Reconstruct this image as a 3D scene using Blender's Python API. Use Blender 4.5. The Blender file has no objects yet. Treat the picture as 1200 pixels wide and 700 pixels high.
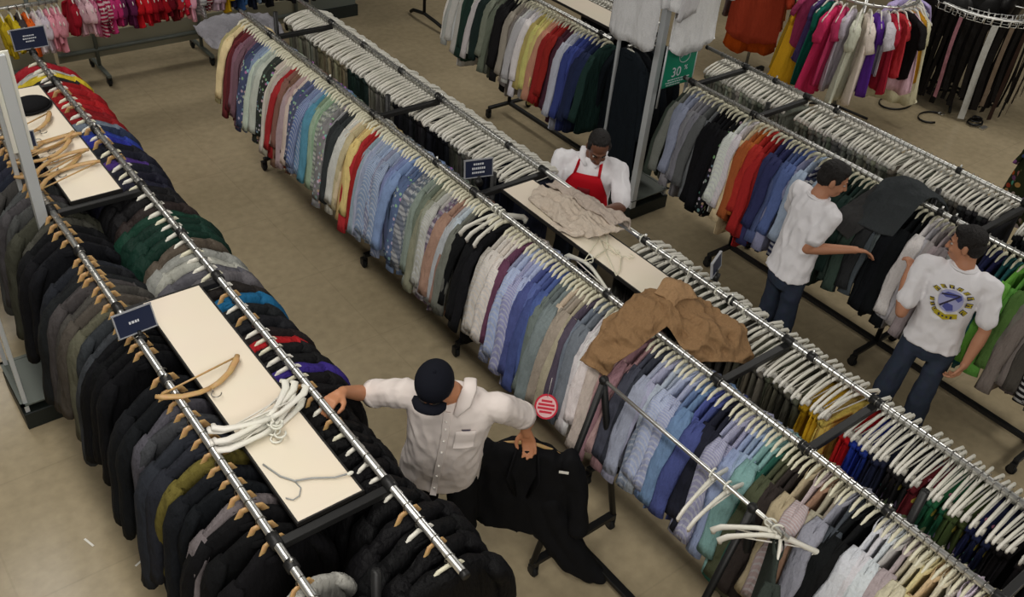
import bpy, bmesh, math, random
import numpy as np
from mathutils import Vector, Matrix, noise

scene = bpy.context.scene
COL = scene.collection
R = math.radians

# ------------------------------------------------------------------ camera, world, lights, exposure
cam_d = bpy.data.cameras.new('camera')
cam = bpy.data.objects.new('camera', cam_d)
COL.objects.link(cam)
cam_d.sensor_width = 36.0
cam_d.lens = 36.0 * 1089.62 / 1200.0
cam_d.clip_end = 200
right = Vector((0.78886984, -0.6093645, 0.0797451))
down = Vector((-0.32261344, -0.52105875, -0.79020146))
fwd = Vector((0.5230726, 0.59763926, -0.60763671))
m = Matrix.Identity(4)
for i in range(3):
    m[i][0] = right[i]; m[i][1] = -down[i]; m[i][2] = -fwd[i]
m.translation = Vector((0, 0, 4.5))
cam.matrix_world = m
scene.camera = cam

world = bpy.data.worlds.new('world'); scene.world = world
world.use_nodes = True
world.node_tree.nodes['Background'].inputs[0].default_value = (1.0, 0.95, 0.88, 1)
world.node_tree.nodes['Background'].inputs[1].default_value = 0.02

def area(name, loc, sx, sy, power, col=(1.0, 0.96, 0.90)):
    d = bpy.data.lights.new(name, 'AREA'); d.shape = 'RECTANGLE'
    d.size = sx; d.size_y = sy; d.energy = power; d.color = col
    o = bpy.data.objects.new(name, d); COL.objects.link(o)
    o.location = loc
    return o
area('strip_or_fill_light', (0.3, 3.6, 5.25), 0.8, 10.0, 255)
area('strip_or_fill_light', (-1.8, -3.2, 5.25), 5.0, 2.0, 360)  # added fill behind the camera for surfaces facing it, not a known fixture
area('strip_or_fill_light', (9.6, -2.6, 5.25), 4.0, 1.2, 240)  # added fill from behind right to brighten the back racks and hung t-shirts
area('strip_or_fill_light', (8.8, 5.5, 5.7), 1.2, 9.0, 210)
area('strip_or_fill_light', (0.9, 12.5, 5.7), 3.6, 1.2, 110)

scene.view_settings.view_transform = 'Standard'
scene.view_settings.look = 'None'
scene.view_settings.gamma = 1.0
scene.view_settings.use_curve_mapping = False
scene.view_settings.exposure = 0.0
scene.cycles.max_bounces = 6
scene.cycles.diffuse_bounces = 3

# ------------------------------------------------------------------ materials
def s2l(c):
    return tuple((v / 12.92 if v <= 0.04045 else ((v + 0.055) / 1.055) ** 2.4) for v in (x / 255.0 for x in c))

def mat(name, rgb, rough=0.6, metal=0.0, spec=0.4, bump=0.0, bscale=60, var=0.0):
    mt = bpy.data.materials.new(name); mt.use_nodes = True
    nt = mt.node_tree; b = nt.nodes['Principled BSDF']
    b.inputs['Base Color'].default_value = (*s2l(rgb), 1)
    b.inputs['Roughness'].default_value = rough
    b.inputs['Metallic'].default_value = metal
    b.inputs['Specular IOR Level'].default_value = spec
    if bump or var:
        tc = nt.nodes.new('ShaderNodeTexCoord'); n = nt.nodes.new('ShaderNodeTexNoise')
        n.inputs['Scale'].default_value = bscale; n.inputs['Detail'].default_value = 4
        nt.links.new(tc.outputs['Object'], n.inputs['Vector'])
        if bump:
            bp = nt.nodes.new('ShaderNodeBump'); bp.inputs['Strength'].default_value = bump
            bp.inputs['Distance'].default_value = 0.01
            nt.links.new(n.outputs['Fac'], bp.inputs['Height']); nt.links.new(bp.outputs['Normal'], b.inputs['Normal'])
        if var:
            mx = nt.nodes.new('ShaderNodeMixRGB'); mx.blend_type = 'MULTIPLY'; mx.inputs[0].default_value = var
            mx.inputs[1].default_value = (*s2l(rgb), 1)
            nt.links.new(n.outputs['Color'], mx.inputs[2]); nt.links.new(mx.outputs[0], b.inputs['Base Color'])
    return mt

def fabric(name, pattern, rough=0.9):
    mt = bpy.data.materials.new(name); mt.use_nodes = True
    nt = mt.node_tree; L = nt.links; b = nt.nodes['Principled BSDF']
    b.inputs['Roughness'].default_value = rough
    b.inputs['Specular IOR Level'].default_value = 0.15
    oi = nt.nodes.new('ShaderNodeObjectInfo'); tc = nt.nodes.new('ShaderNodeTexCoord')
    n = nt.nodes.new('ShaderNodeTexNoise'); n.inputs['Scale'].default_value = 13; n.inputs['Detail'].default_value = 4
    mp = nt.nodes.new('ShaderNodeMapping'); mp.inputs['Scale'].default_value = (1.6, 1.6, .45); mp.inputs['Rotation'].default_value = (0, .25, 0)
    av = nt.nodes.new('ShaderNodeVectorMath'); av.operation = 'ADD'; sv = nt.nodes.new('ShaderNodeVectorMath'); sv.operation = 'SCALE'; sv.inputs[3].default_value = 37.0
    cx = nt.nodes.new('ShaderNodeCombineXYZ'); L.new(oi.outputs['Random'], cx.inputs[0]); L.new(cx.outputs[0], sv.inputs[0])
    L.new(tc.outputs['Object'], mp.inputs['Vector']); L.new(mp.outputs[0], av.inputs[0]); L.new(sv.outputs[0], av.inputs[1]); L.new(av.outputs[0], n.inputs['Vector'])
    bp = nt.nodes.new('ShaderNodeBump'); bp.inputs['Strength'].default_value = 0.85; bp.inputs['Distance'].default_value = 0.035
    L.new(n.outputs['Fac'], bp.inputs['Height']); L.new(bp.outputs['Normal'], b.inputs['Normal'])
    col = oi.outputs['Color']
    def mixin(fac, c2, mode='MIX'):
        mx = nt.nodes.new('ShaderNodeMixRGB'); mx.blend_type = mode
        L.new(fac, mx.inputs[0]); L.new(col, mx.inputs[1]); mx.inputs[2].default_value = (*c2, 1)
        return mx.outputs[0]
    def wave(direction, scale):
        w = nt.nodes.new('ShaderNodeTexWave'); w.bands_direction = direction; w.inputs['Scale'].default_value = scale
        L.new(tc.outputs['Object'], w.inputs['Vector'])
        r = nt.nodes.new('ShaderNodeMath'); r.operation = 'GREATER_THAN'; r.inputs[1].default_value = 0.6 if scale < 30 else 0.72
        L.new(w.outputs['Fac'], r.inputs[0])
        s = nt.nodes.new('ShaderNodeMath'); s.operation = 'MULTIPLY'; s.inputs[1].default_value = 0.5
        L.new(r.outputs[0], s.inputs[0])
        return s.outputs[0]
    if pattern == 'stripe':
        col = mixin(wave('X', 42), (0.62, 0.64, 0.68))
    elif pattern == 'boldstripe':
        col = mixin(wave('Z', 9), (0.85, 0.85, 0.84))
    elif pattern == 'plaid':
        col = mixin(wave('X', 9), (0.62, 0.62, 0.6)); col = mixin(wave('Z', 9), (0.05, 0.06, 0.09))
    elif pattern == 'print':
        v = nt.nodes.new('ShaderNodeTexVoronoi'); v.inputs['Scale'].default_value = 26
        L.new(tc.outputs['Object'], v.inputs['Vector'])
        r = nt.nodes.new('ShaderNodeMath'); r.operation = 'LESS_THAN'; r.inputs[1].default_value = 0.32
        L.new(v.outputs['Distance'], r.inputs[0])
        mx = nt.nodes.new('ShaderNodeMixRGB'); mx.blend_type = 'MIX'
        s = nt.nodes.new('ShaderNodeMath'); s.operation = 'MULTIPLY'; s.inputs[1].default_value = 0.65
        L.new(r.outputs[0], s.inputs[0]); L.new(s.outputs[0], mx.inputs[0]); L.new(col, mx.inputs[1])
        hs = nt.nodes.new('ShaderNodeMixRGB'); hs.inputs[0].default_value = 0.35
        L.new(v.outputs['Color'], hs.inputs[1]); hs.inputs[2].default_value = (0.8, 0.8, 0.78, 1)
        L.new(hs.outputs[0], mx.inputs[2]); col = mx.outputs[0]
    elif pattern == 'floral':
        v = nt.nodes.new('ShaderNodeTexVoronoi'); v.inputs['Scale'].default_value = 16
        L.new(tc.outputs['Object'], v.inputs['Vector'])
        r = nt.nodes.new('ShaderNodeMath'); r.operation = 'LESS_THAN'; r.inputs[1].default_value = 0.36
        L.new(v.outputs['Distance'], r.inputs[0])
        mx = nt.nodes.new('ShaderNodeMixRGB'); L.new(r.outputs[0], mx.inputs[0]); L.new(col, mx.inputs[1])
        hs = nt.nodes.new('ShaderNodeMixRGB'); hs.blend_type = 'MULTIPLY'; hs.inputs[0].default_value = 1
        L.new(v.outputs['Color'], hs.inputs[1]); hs.inputs[2].default_value = (0.6, 0.45, 0.4, 1)
        L.new(hs.outputs[0], mx.inputs[2]); col = mx.outputs[0]
    ov = nt.nodes.new('ShaderNodeMixRGB'); ov.blend_type = 'MULTIPLY'; ov.inputs[0].default_value = 0.25
    n2 = nt.nodes.new('ShaderNodeTexNoise'); n2.inputs['Scale'].default_value = 120
    L.new(tc.outputs['Object'], n2.inputs['Vector'])
    L.new(col, ov.inputs[1]); L.new(n2.outputs['Fac'], ov.inputs[2])
    L.new(ov.outputs[0], b.inputs['Base Color'])
    return mt

F = {p: fabric('fabric_' + p, p) for p in ('plain', 'stripe', 'boldstripe', 'plaid', 'print', 'floral')}
F['nylon'] = fabric('fabric_nylon', 'plain', 0.65)
CHROME = mat('chrome', (228, 228, 224), 0.30, 0.88)
WIRE = mat('hook_wire', (150, 148, 142), 0.35, 1.0)
STEEL = mat('dark_steel', (38, 38, 38), 0.45, 0.3)
BLACKM = mat('black_paint', (16, 16, 16), 0.5)
RUBBER = mat('rubber', (14, 14, 14), 0.8)
WHITEP = mat('white_plastic', (226, 224, 212), 0.4, var=0.12, bscale=4)
CREAMP = mat('cream_plastic', (214, 210, 186), 0.4)
CLEARP = mat('grey_plastic', (150, 152, 150), 0.3)
WOOD = mat('hanger_wood', (196, 158, 104), 0.45, bump=0.1, bscale=40, var=0.3)
BOARD = mat('cream_laminate', (228, 216, 196), 0.45, var=0.08, bscale=3)
EDGE = mat('dark_edge', (26, 24, 22), 0.6)
NAVY = mat('sign_navy', (30, 38, 62), 0.35)
SIGNRIM = mat('sign_rim', (150, 152, 156), 0.4)
PRINTW = mat('print_white', (205, 208, 214), 0.6)
GREENS = mat('sign_green', (24, 130, 100), 0.5)
TOWER = mat('painted_metal', (200, 204, 206), 0.4, 0.2)
TBASE = mat('base_green_black', (26, 32, 29), 0.5)
TTOP = mat('base_top', (92, 98, 92), 0.5)
SKIN_L = mat('skin_light', (186, 132, 102), 0.55, bump=0.05, bscale=200, var=0.1)
SKIN_T = mat('skin_tan', (186, 128, 92), 0.55, bump=0.05, bscale=200, var=0.1)
SKIN_D = mat('skin_dark', (112, 74, 56), 0.5, bump=0.05, bscale=200, var=0.1)
HAIR = mat('hair_black', (22, 18, 16), 0.6, bump=0.8, bscale=150)
EYEW = mat('eye_white', (176, 168, 160), 0.3)
IRIS = mat('iris', (30, 20, 14), 0.2)
LIPS = mat('lips', (150, 88, 78), 0.5)
WCOTTON = mat('white_cotton', (236, 234, 237), 0.9, spec=0.1, bump=0.8, bscale=9)
OXFORD = mat('offwhite_woven', (222, 212, 206), 0.9, spec=0.1, bump=0.3, bscale=16)
DENIM = mat('dark_denim', (58, 66, 82), 0.9, spec=0.1, bump=0.3, bscale=20, var=0.3)
BLACKT = mat('black_twill', (17, 17, 19), 0.85, spec=0.15, bump=0.3, bscale=14)
NAVYT = mat('navy_twill', (15, 17, 26), 0.85, spec=0.15, bump=0.2, bscale=40)
REDT = mat('red_twill', (190, 20, 34), 0.8, spec=0.15, bump=0.25, bscale=18)
LEATHER = mat('black_leather', (14, 13, 13), 0.4)
PRY = mat('print_yellow', (190, 172, 40), 0.8)
PRB = mat('print_blue', (84, 90, 160), 0.8)
PRL = mat('print_lavender', (172, 174, 214), 0.8)
PRD = mat('print_dark', (58, 52, 70), 0.8)
RINGRED = mat('tag_red', (236, 190, 190), 0.5)
RINGPINK = mat('tag_pink', (206, 44, 66), 0.5)
PAPER = mat('paper', (225, 222, 214), 0.7)
STAIN = mat('scuff', (200, 188, 160), 0.5)

# ------------------------------------------------------------------ mesh builder
class MB:
    def __init__(s): s.v = []; s.f = []; s.mi = []; s.cur = 0
    def add(s, vs, fs):
        k = len(s.v); s.v += [tuple(p) for p in vs]
        for f in fs: s.f.append(tuple(i + k for i in f)); s.mi.append(s.cur)
    def box(s, c, d, rz=0.0, M=None):
        x, y, z = d[0] / 2, d[1] / 2, d[2] / 2
        vs = [Vector((a, b, e)) for a in (-x, x) for b in (-y, y) for e in (-z, z)]
        mm = M if M is not None else Matrix.Rotation(rz, 3, 'Z')
        vs = [mm @ v + Vector(c) for v in vs]
        s.add(vs, [(0, 1, 3, 2), (4, 6, 7, 5), (0, 4, 5, 1), (2, 3, 7, 6), (0, 2, 6, 4), (1, 5, 7, 3)])
    def tube(s, pts, r, n=8, caps=True, flat=(1, 1), closed=False):
        pts = [Vector(p) for p in pts]; N = len(pts)
        rs = r if isinstance(r, (list, tuple)) else [r] * N
        tang = []
        for i in range(N):
            if closed: t = pts[(i + 1) % N] - pts[i - 1]
            else: t = pts[min(i + 1, N - 1)] - pts[max(i - 1, 0)]
            tang.append(t.normalized() if t.length > 1e-9 else Vector((0, 0, 1)))
        up = Vector((0, 0, 1)) if abs(tang[0].z) < 0.9 else Vector((0, 1, 0))
        a = tang[0].cross(up).normalized()
        vs = []
        for i in range(N):
            t = tang[i]; a = (a - t * a.dot(t)).normalized(); b = t.cross(a)
            ra = rs[i] if not isinstance(rs[i], (list, tuple)) else None
            fa, fb = (ra * flat[0], ra * flat[1]) if ra is not None else rs[i]
            for k in range(n):
                w = 2 * math.pi * k / n
                vs.append(pts[i] + a * math.cos(w) * fa + b * math.sin(w) * fb)
        fs = []
        for i in range(N if closed else N - 1):
            j = (i + 1) % N
            for k in range(n):
                fs.append((i * n + k, i * n + (k + 1) % n, j * n + (k + 1) % n, j * n + k))
        if caps and not closed:
            fs.append(tuple(range(n - 1, -1, -1))); fs.append(tuple((N - 1) * n + k for k in range(n)))
        s.add(vs, fs)
    def blob(s, c, rad, M=None, nu=14, nv=9):
        vs = []; c = Vector(c); mm = M or Matrix.Identity(3)
        for j in range(nv + 1):
            th = math.pi * j / nv
            for i in range(nu):
                ph = 2 * math.pi * i / nu
                vs.append(c + mm @ Vector((rad[0] * math.sin(th) * math.cos(ph), rad[1] * math.sin(th) * math.sin(ph), rad[2] * math.cos(th))))
        fs = []
        for j in range(nv):
            for i in range(nu):
                fs.append((j * nu + i, (j + 1) * nu + i, (j + 1) * nu + (i + 1) % nu, j * nu + (i + 1) % nu))
        s.add(vs, fs)
    def loft(s, rings, caps=True):
        n = len(rings[0]); vs = [p for r in rings for p in r]; fs = []
        for i in range(len(rings) - 1):
            for k in range(n):
                fs.append((i * n + k, i * n + (k + 1) % n, (i + 1) * n + (k + 1) % n, (i + 1) * n + k))
        if caps:
            fs.append(tuple(range(n - 1, -1, -1))); fs.append(tuple((len(rings) - 1) * n + k for k in range(n)))
        s.add(vs, fs)
    def limb(s, seq, n=12):
        for (p, r) in seq: s.blob(p, (r, r, r), nu=12, nv=8)
        for (p, r), (q, t) in zip(seq, seq[1:]):
            if (Vector(p) - Vector(q)).length > 1e-5: s.tube([p, q], [r, t], n)
    def mesh(s, name, mats, smooth=True):
        me = bpy.data.meshes.new(name)
        me.from_pydata(s.v, [], s.f)
        for mt in (mats if isinstance(mats, (list, tuple)) else [mats]): me.materials.append(mt)
        if max(s.mi or [0]) > 0: me.polygons.foreach_set('material_index', s.mi)
        if smooth: me.polygons.foreach_set('use_smooth', [True] * len(me.polygons))
        me.update()
        return me

def link(name, data, parent=None, loc=None):
    o = bpy.data.objects.new(name, data); COL.objects.link(o)
    if parent is not None: o.parent = parent
    if loc is not None: o.location = loc
    return o
def tag(o, label=None, cat=None, group=None, kind=None):
    if label: o['label'] = label
    if cat: o['category'] = cat
    if group: o['group'] = group
    if kind: o['kind'] = kind
    return o
def thing(name, label, cat, loc=(0, 0, 0), rz=0, group=None):
    o = link(name, None, None, loc); o.rotation_euler = (0, 0, rz); o.empty_display_size = 0.1
    return tag(o, label, cat, group)
def part(name, mb, mt, parent, smooth=True, label=None, loc=None):
    o = link(name, mb.mesh(name, mt, smooth), parent, loc)
    if label: o['label'] = label
    return o

def boxobj(name, c, d, mt, parent, bev=0.0, rz=0.0, label=None):
    b = MB(); b.box((0, 0, 0), d, rz)
    o = part(name, b, mt, parent, False, label, c)
    if bev:
        md = o.modifiers.new('bevel', 'BEVEL'); md.width = bev; md.segments = 2
    return o

# ------------------------------------------------------------------ floor
fm = bpy.data.materials.new('polished_floor'); fm.use_nodes = True
nt = fm.node_tree; b = nt.nodes['Principled BSDF']
tc = nt.nodes.new('ShaderNodeTexCoord')
n1 = nt.nodes.new('ShaderNodeTexNoise'); n1.inputs['Scale'].default_value = 0.7; n1.inputs['Detail'].default_value = 7
n2 = nt.nodes.new('ShaderNodeTexNoise'); n2.inputs['Scale'].default_value = 14; n2.inputs['Detail'].default_value = 6
br = nt.nodes.new('ShaderNodeTexBrick'); br.offset = 0; br.inputs['Scale'].default_value = 1.0
br.inputs['Mortar Size'].default_value = 0.006; br.inputs['Brick Width'].default_value = 0.92; br.inputs['Row Height'].default_value = 0.92
br.inputs['Color1'].default_value = (1, 1, 1, 1); br.inputs['Color2'].default_value = (0.97, 0.97, 0.97, 1); br.inputs['Mortar'].default_value = (0.9, 0.9, 0.9, 1)
rp = nt.nodes.new('ShaderNodeValToRGB')
rp.color_ramp.elements[0].position = 0.3; rp.color_ramp.elements[0].color = (*s2l((146, 133, 106)), 1)
rp.color_ramp.elements[1].position = 0.72; rp.color_ramp.elements[1].color = (*s2l((168, 154, 126)), 1)
mx = nt.nodes.new('ShaderNodeMixRGB'); mx.blend_type = 'MULTIPLY'; mx.inputs[0].default_value = 1
mx2 = nt.nodes.new('ShaderNodeMixRGB'); mx2.blend_type = 'OVERLAY'; mx2.inputs[0].default_value = 0.25
L = nt.links
for n in (n1, n2, br): L.new(tc.outputs['Object'], n.inputs['Vector'])
L.new(n1.outputs['Fac'], rp.inputs[0]); L.new(rp.outputs[0], mx.inputs[1]); L.new(br.outputs['Color'], mx.inputs[2])
L.new(mx.outputs[0], mx2.inputs[1]); L.new(n2.outputs['Fac'], mx2.inputs[2]); L.new(mx2.outputs[0], b.inputs['Base Color'])
b.inputs['Roughness'].default_value = 0.2; b.inputs['Specular IOR Level'].default_value = 0.22
fb = MB(); fb.box((5, 6, -0.05), (26, 24, 0.1))
floor = link('floor', fb.mesh('floor', fm, False)); floor['kind'] = 'structure'

def lerp(a, b, t): return a + (b - a) * t
# ------------------------------------------------------------------ people
def V(*a): return Vector(a)
class Fig(MB):
    def finish(s, name, mt, parent, voxel=.007, smooth=4, wr=0.0, wf=14, label=None, seed=0):
        me = bpy.data.meshes.new('tmp'); me.from_pydata(s.v, [], s.f); me.update()
        o = bpy.data.objects.new('tmp', me); COL.objects.link(o)
        md = o.modifiers.new('r', 'REMESH'); md.mode = 'VOXEL'; md.voxel_size = voxel
        if smooth:
            sm = o.modifiers.new('s', 'SMOOTH'); sm.factor = .5; sm.iterations = smooth
        bpy.context.view_layer.update()
        dg = bpy.context.evaluated_depsgraph_get()
        out = bpy.data.meshes.new_from_object(o.evaluated_get(dg))
        bpy.data.objects.remove(o); bpy.data.meshes.remove(me)
        out.name = name; out.materials.clear(); out.materials.append(mt)
        out.polygons.foreach_set('use_smooth', [True] * len(out.polygons))
        if wr:
            n = len(out.vertices); co = np.empty(n * 3); no = np.empty(n * 3)
            out.vertices.foreach_get('co', co); out.vertices.foreach_get('normal', no)
            co = co.reshape(-1, 3); no = no.reshape(-1, 3); w = np.empty(n)
            for i in range(n):
                p = Vector(co[i]) * wf + Vector((seed * 7.3, 0, 0)); p.z *= .55
                w[i] = .6 - 1.9 * abs(noise.noise(p)) + .5 * noise.noise(p * 2.2)
            co += no * (w * wr)[:, None]; out.vertices.foreach_set('co', co.reshape(-1))
        out.update()
        ob = link(name, out, parent)
        if label: ob['label'] = label
        return ob

def frame(f, u=V(0, 0, 1)):
    f = f.normalized(); r = f.cross(u).normalized(); u2 = r.cross(f).normalized()
    return r, f, u2     # r = the person's right
def M3(r, f, u):
    return Matrix((r, f, u)).transposed()

def hand(fig, wrist, d, n, side, curl=.5, L=.088, thumb=1.0):
    """d: towards the fingers, n: palm normal, side: unit vector towards the thumb"""
    d = d.normalized(); n = (n - d * n.dot(d)).normalized(); side = (side - d * side.dot(d) - n * side.dot(n)).normalized()
    fig.limb([(wrist, .026), (wrist + d * .03, .026)])
    for k, o in enumerate((.027, .010, -.008, -.025)):
        fig.limb([(wrist + d * .02 + side * o * .6, .016), (wrist + d * L + side * o, .0125)], 8)
    lens = ((.042, .026, .021), (.047, .030, .023), (.043, .028, .022), (.033, .021, .018))
    for k, o in enumerate((.029, .010, -.010, -.028)):
        p = wrist + d * L + side * o; a = .15; seq = [(p, .0105)]
        for j, l in enumerate(lens[k]):
            a += curl * (1.0 if j else .8)
            p = p + (d * math.cos(a) + n * math.sin(a)) * l + side * o * .06
            seq.append((p, .0098 - .0008 * j))
        fig.limb(seq, 8)
    p = wrist + d * .03 + side * .022; q = p + (side * .75 + d * .6 + n * .25 * thumb).normalized() * .038
    r = q + (side * .35 + d * .8 + n * .5 * thumb * curl).normalized() * .032
    t = r + (d * .8 + n * .8 * thumb * curl - side * .15).normalized() * .026
    fig.limb([(p, .015), (q, .0125), (r, .0112), (t, .0095)], 8)

def head(fig, c, f, u, nb):
    r, f, u = frame(f, u); M = M3(r, f, u)
    P = lambda a, b, e: c + r * a + f * b + u * e
    B = lambda a, b, e, rad: fig.blob(P(a, b, e), rad, M, 18, 12)
    B(0, -.012, .035, (.074, .094, .080)); B(0, .030, -.03, (.060, .060, .085)); B(0, .046, -.088, (.040, .040, .030)); B(0, .02, -.07, (.054, .055, .05))
    fig.limb([(P(0, .088, .008), .009), (P(0, .103, -.022), .011), (P(0, .110, -.036), .013)], 8)
    for s in (-1, 1):
        B(s * .011, .098, -.040, (.008, .009, .007)); B(s * .032, .070, -.036, (.022, .022, .02))
        B(s * .075, -.008, -.012, (.009, .020, .033)); fig.limb([(P(s * .012, .087, .022), .008), (P(s * .042, .074, .020), .008)], 8)
    fig.limb([(P(-.020, .082, -.072), .006), (P(0, .090, -.070), .0075), (P(.020, .082, -.072), .006)], 8)
    fig.limb([(P(-.016, .083, -.083), .0065), (P(0, .090, -.083), .008), (P(.016, .083, -.083), .0065)], 8)
    fig.limb([(P(0, -.02, -.04), .056), (P(0, -.012, -.09), .056), (nb, .060)])
    return P, M
def face_bits(P, M, parent, hair=True, brow=HAIR, lid=True):
    for s in (-1, 1):
        mb = MB(); mb.blob(P(s * .031, .0755, .0), (.0115, .010, .0065), M); e = part('eye', mb, EYEW, parent)
        mb = MB(); mb.blob(P(s * .031, .0830, -.001), (.0056, .004, .0054), M); part('iris', mb, IRIS, e)
        mb = MB(); mb.tube([P(s * .015, .096, .024), P(s * .032, .091, .030), P(s * .048, .076, .025)], [.003, .0042, .002], 6); part('eyebrow', mb, brow, parent)
    mb = MB(); mb.tube([P(-.021, .086, -.077), P(0, .0965, -.077), P(.021, .086, -.077)], [.002, .0045, .002], 6); part('lips', mb, LIPS, parent)
def hair_cap(P, M, mt, parent, name='hair', front=.066, low=-.03, puff=1.0):
    f = Fig()
    f.blob(P(0, -.020, .046), (.081 * puff, .092 * puff, .082 * puff), M, 20, 14)
    f.blob(P(0, -.048, .0), (.074 * puff, .062, .075), M, 18, 12)
    f.blob(P(0, front - .03, .083), (.058, .040, .034 * puff), M)
    for s in (-1, 1): f.blob(P(s * .066, .012, .03), (.016, .026, .042), M); 
    return f.finish(name, mt, parent, .006, 3, .004, 60)

def ring(c, r, f, a, b, n=24, p=2.4):
    out = []
    for k in range(n):
        t = 2 * math.pi * k / n; ct, st = math.cos(t), math.sin(t)
        out.append(c + r * (a * math.copysign(abs(ct) ** (2 / p), ct)) + f * (b * math.copysign(abs(st) ** (2 / p), st)))
    return out
def torso_rings(Pp, Pc, Pn, rp, rs, fp, fs, hem, scale=1.0, belly=0.0, low=None):
    """hem: how far below the pelvis the garment ends. Returns loft rings from the hem up to the neck"""
    up = (Pc - Pp); U = up.normalized(); g = scale
    S = lambda t: (rp.lerp(rs, t)).normalized(); Fw = lambda t: (fp.lerp(fs, t)).normalized()
    rows = [(-hem / up.length, .190, .130), (-.02, .188, .130), (.35, .172, .122 + belly), (.70, .178, .126 + belly * .5), (1.0, .190, .124)]
    out = [ring(Pp + up * t, S(max(0, t)), Fw(max(0, t)), a * g, b * g) for t, a, b in rows]
    for (t, a, b) in ((.45, .188, .105), (.74, .150, .085), (.93, .088, .070), (1.04, .066, .062)):
        out.append(ring(Pc.lerp(Pn, t), rs, fs, a * g, b * g))
    return out

class Person: pass
def person(label, skin, J, face, opts):
    """J: joints in world space. The body is one mesh; clothes and hair are its children."""
    root = thing('person', label, 'person', (J['pelvis'].x, J['pelvis'].y, 0))
    inv = -Vector((J['pelvis'].x, J['pelvis'].y, 0))
    for k in list(J):
        if isinstance(J[k], Vector): J[k] = J[k] + inv
    rs = (J['shR'] - J['shL']).normalized(); Pc = (J['shR'] + J['shL']) / 2 - V(0, 0, .06)
    Pn = J['neck']; Pp = J['pelvis']
    fs = V(0, 0, 1).cross(rs).normalized(); fs = (fs - (Pn - Pp).normalized() * fs.dot((Pn - Pp).normalized())).normalized()
    fp = opts.get('hipf', fs).normalized(); rp = fp.cross(V(0, 0, 1)).normalized()
    kk = opts.get('k', 1.0)
    b = Fig()
    b.loft(torso_rings(Pp, Pc, Pn, rp, rs, fp, fs, .06, .90 * kk))
    P, M = head(b, J['head'], face[0], face[1], Pn + V(0, 0, .0))
    for s in 'LR':
        b.limb([(J['sh' + s], .050), (J['sh' + s].lerp(J['el' + s], .5), .046), (J['el' + s], .038), (J['el' + s].lerp(J['wr' + s], .35), .040), (J['wr' + s], .027)])
        h = opts['hand' + s]; hand(b, J['wr' + s], h[0], h[1], h[2], h[3])
        b.limb([(J['hip' + s], .078 * kk), (J['kn' + s], .055), (J['kn' + s].lerp(J['an' + s], .3), .056), (J['an' + s], .038)])
    body = b.finish('body', skin, root, .0065, 3)
    # trousers
    t = Fig()
    U = (Pc - Pp).normalized()
    t.loft([ring(Pp + U * z, rp, fp, a * kk * .95, c * kk * .95) for z, a, c in ((.10, .172, .122), (.0, .182, .130), (-.10, .185, .128), (-.16, .15, .11))])
    for s in 'LR':
        t.limb([(J['hip' + s], .092 * kk), (J['hip' + s].lerp(J['kn' + s], .5), .086 * kk), (J['kn' + s], .074), (J['kn' + s].lerp(J['an' + s], .5), .070), (J['an' + s] + V(0, 0, .02), .066)])
    t.finish('trousers', opts['pants'], root, .010, 4, .008, 12, seed=1)
    for s in 'LR':
        a = J['an' + s]; sh = Fig(); fd = opts.get('foot' + s, fp)
        rr, ff, uu = frame(fd); Ms = M3(rr, ff, uu)
        sh.blob(V(a.x, a.y, .05) + ff * .02, (.045, .075, .05), Ms); sh.blob(V(a.x, a.y, .035) + ff * .11, (.047, .085, .035), Ms); sh.blob(V(a.x, a.y, .02) + ff * .06, (.046, .14, .02), Ms)
        sh.finish('shoe', LEATHER, root, .007, 2)
    q = Person(); q.__dict__.update(root=root, J=J, P=P, M=M, rs=rs, fs=fs, rp=rp, fp=fp, Pc=Pc, Pn=Pn, Pp=Pp)
    return q
def shirt(q, mt, hem, sleeve, name='shirt', scale=1.0, r=(.074, .070, .068), wr=.006, seed=0, belly=.0, flare=.0):
    f = Fig(); rings = torso_rings(q.Pp, q.Pc, q.Pn, q.rp, q.rs, q.fp, q.fs, hem, 1.06 * scale, belly)
    if flare:
        c = sum(rings[0], Vector()) / len(rings[0]); rings[0] = [c + (p - c) * (1 + flare) for p in rings[0]]
    f.loft(rings)
    for s in 'LR':
        a, e, w = q.J['sh' + s], q.J['el' + s], q.J['wr' + s]; L_ = sleeve[s] if isinstance(sleeve, dict) else sleeve
        pin = a.lerp(q.Pn, .35) + V(0, 0, -.012)
        if L_ <= 1: seq = [(pin, .060), (a, r[0]), (a.lerp(e, L_ * .5), r[1]), (a.lerp(e, L_), r[2])]
        else: seq = [(pin, .060), (a, r[0]), (a.lerp(e, .55), r[1]), (e, r[2] * .95), (e.lerp(w, L_ - 1), r[2] * .9)]
        f.limb(seq)
    o = f.finish(name, mt, q.root, .008, 5, wr, 13, seed=seed)
    return o, rings
def chest_point(rings, x, v, off):
    """point on the garment's front: x in metres to the person's right, v in ring units from the hem up"""
    i = min(int(v), len(rings) - 2); t = v - i
    A = [p.lerp(k, t) for p, k in zip(rings[i], rings[i + 1])]
    c = sum(A, Vector()) / len(A); r = (A[0] - A[len(A) // 2]).normalized(); a = (A[0] - A[len(A) // 2]).length / 2
    k = len(A) // 4; fv = A[k] - c; b = fv.length; fv.normalize()
    s = min(.999, abs(x) / a); y = b * (1 - s ** 2.4) ** (1 / 2.4)
    n = (fv * (1 - s * .6) + r * math.copysign(s, x) * .7).normalized()
    return c + r * x + fv * y + n * off
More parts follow.
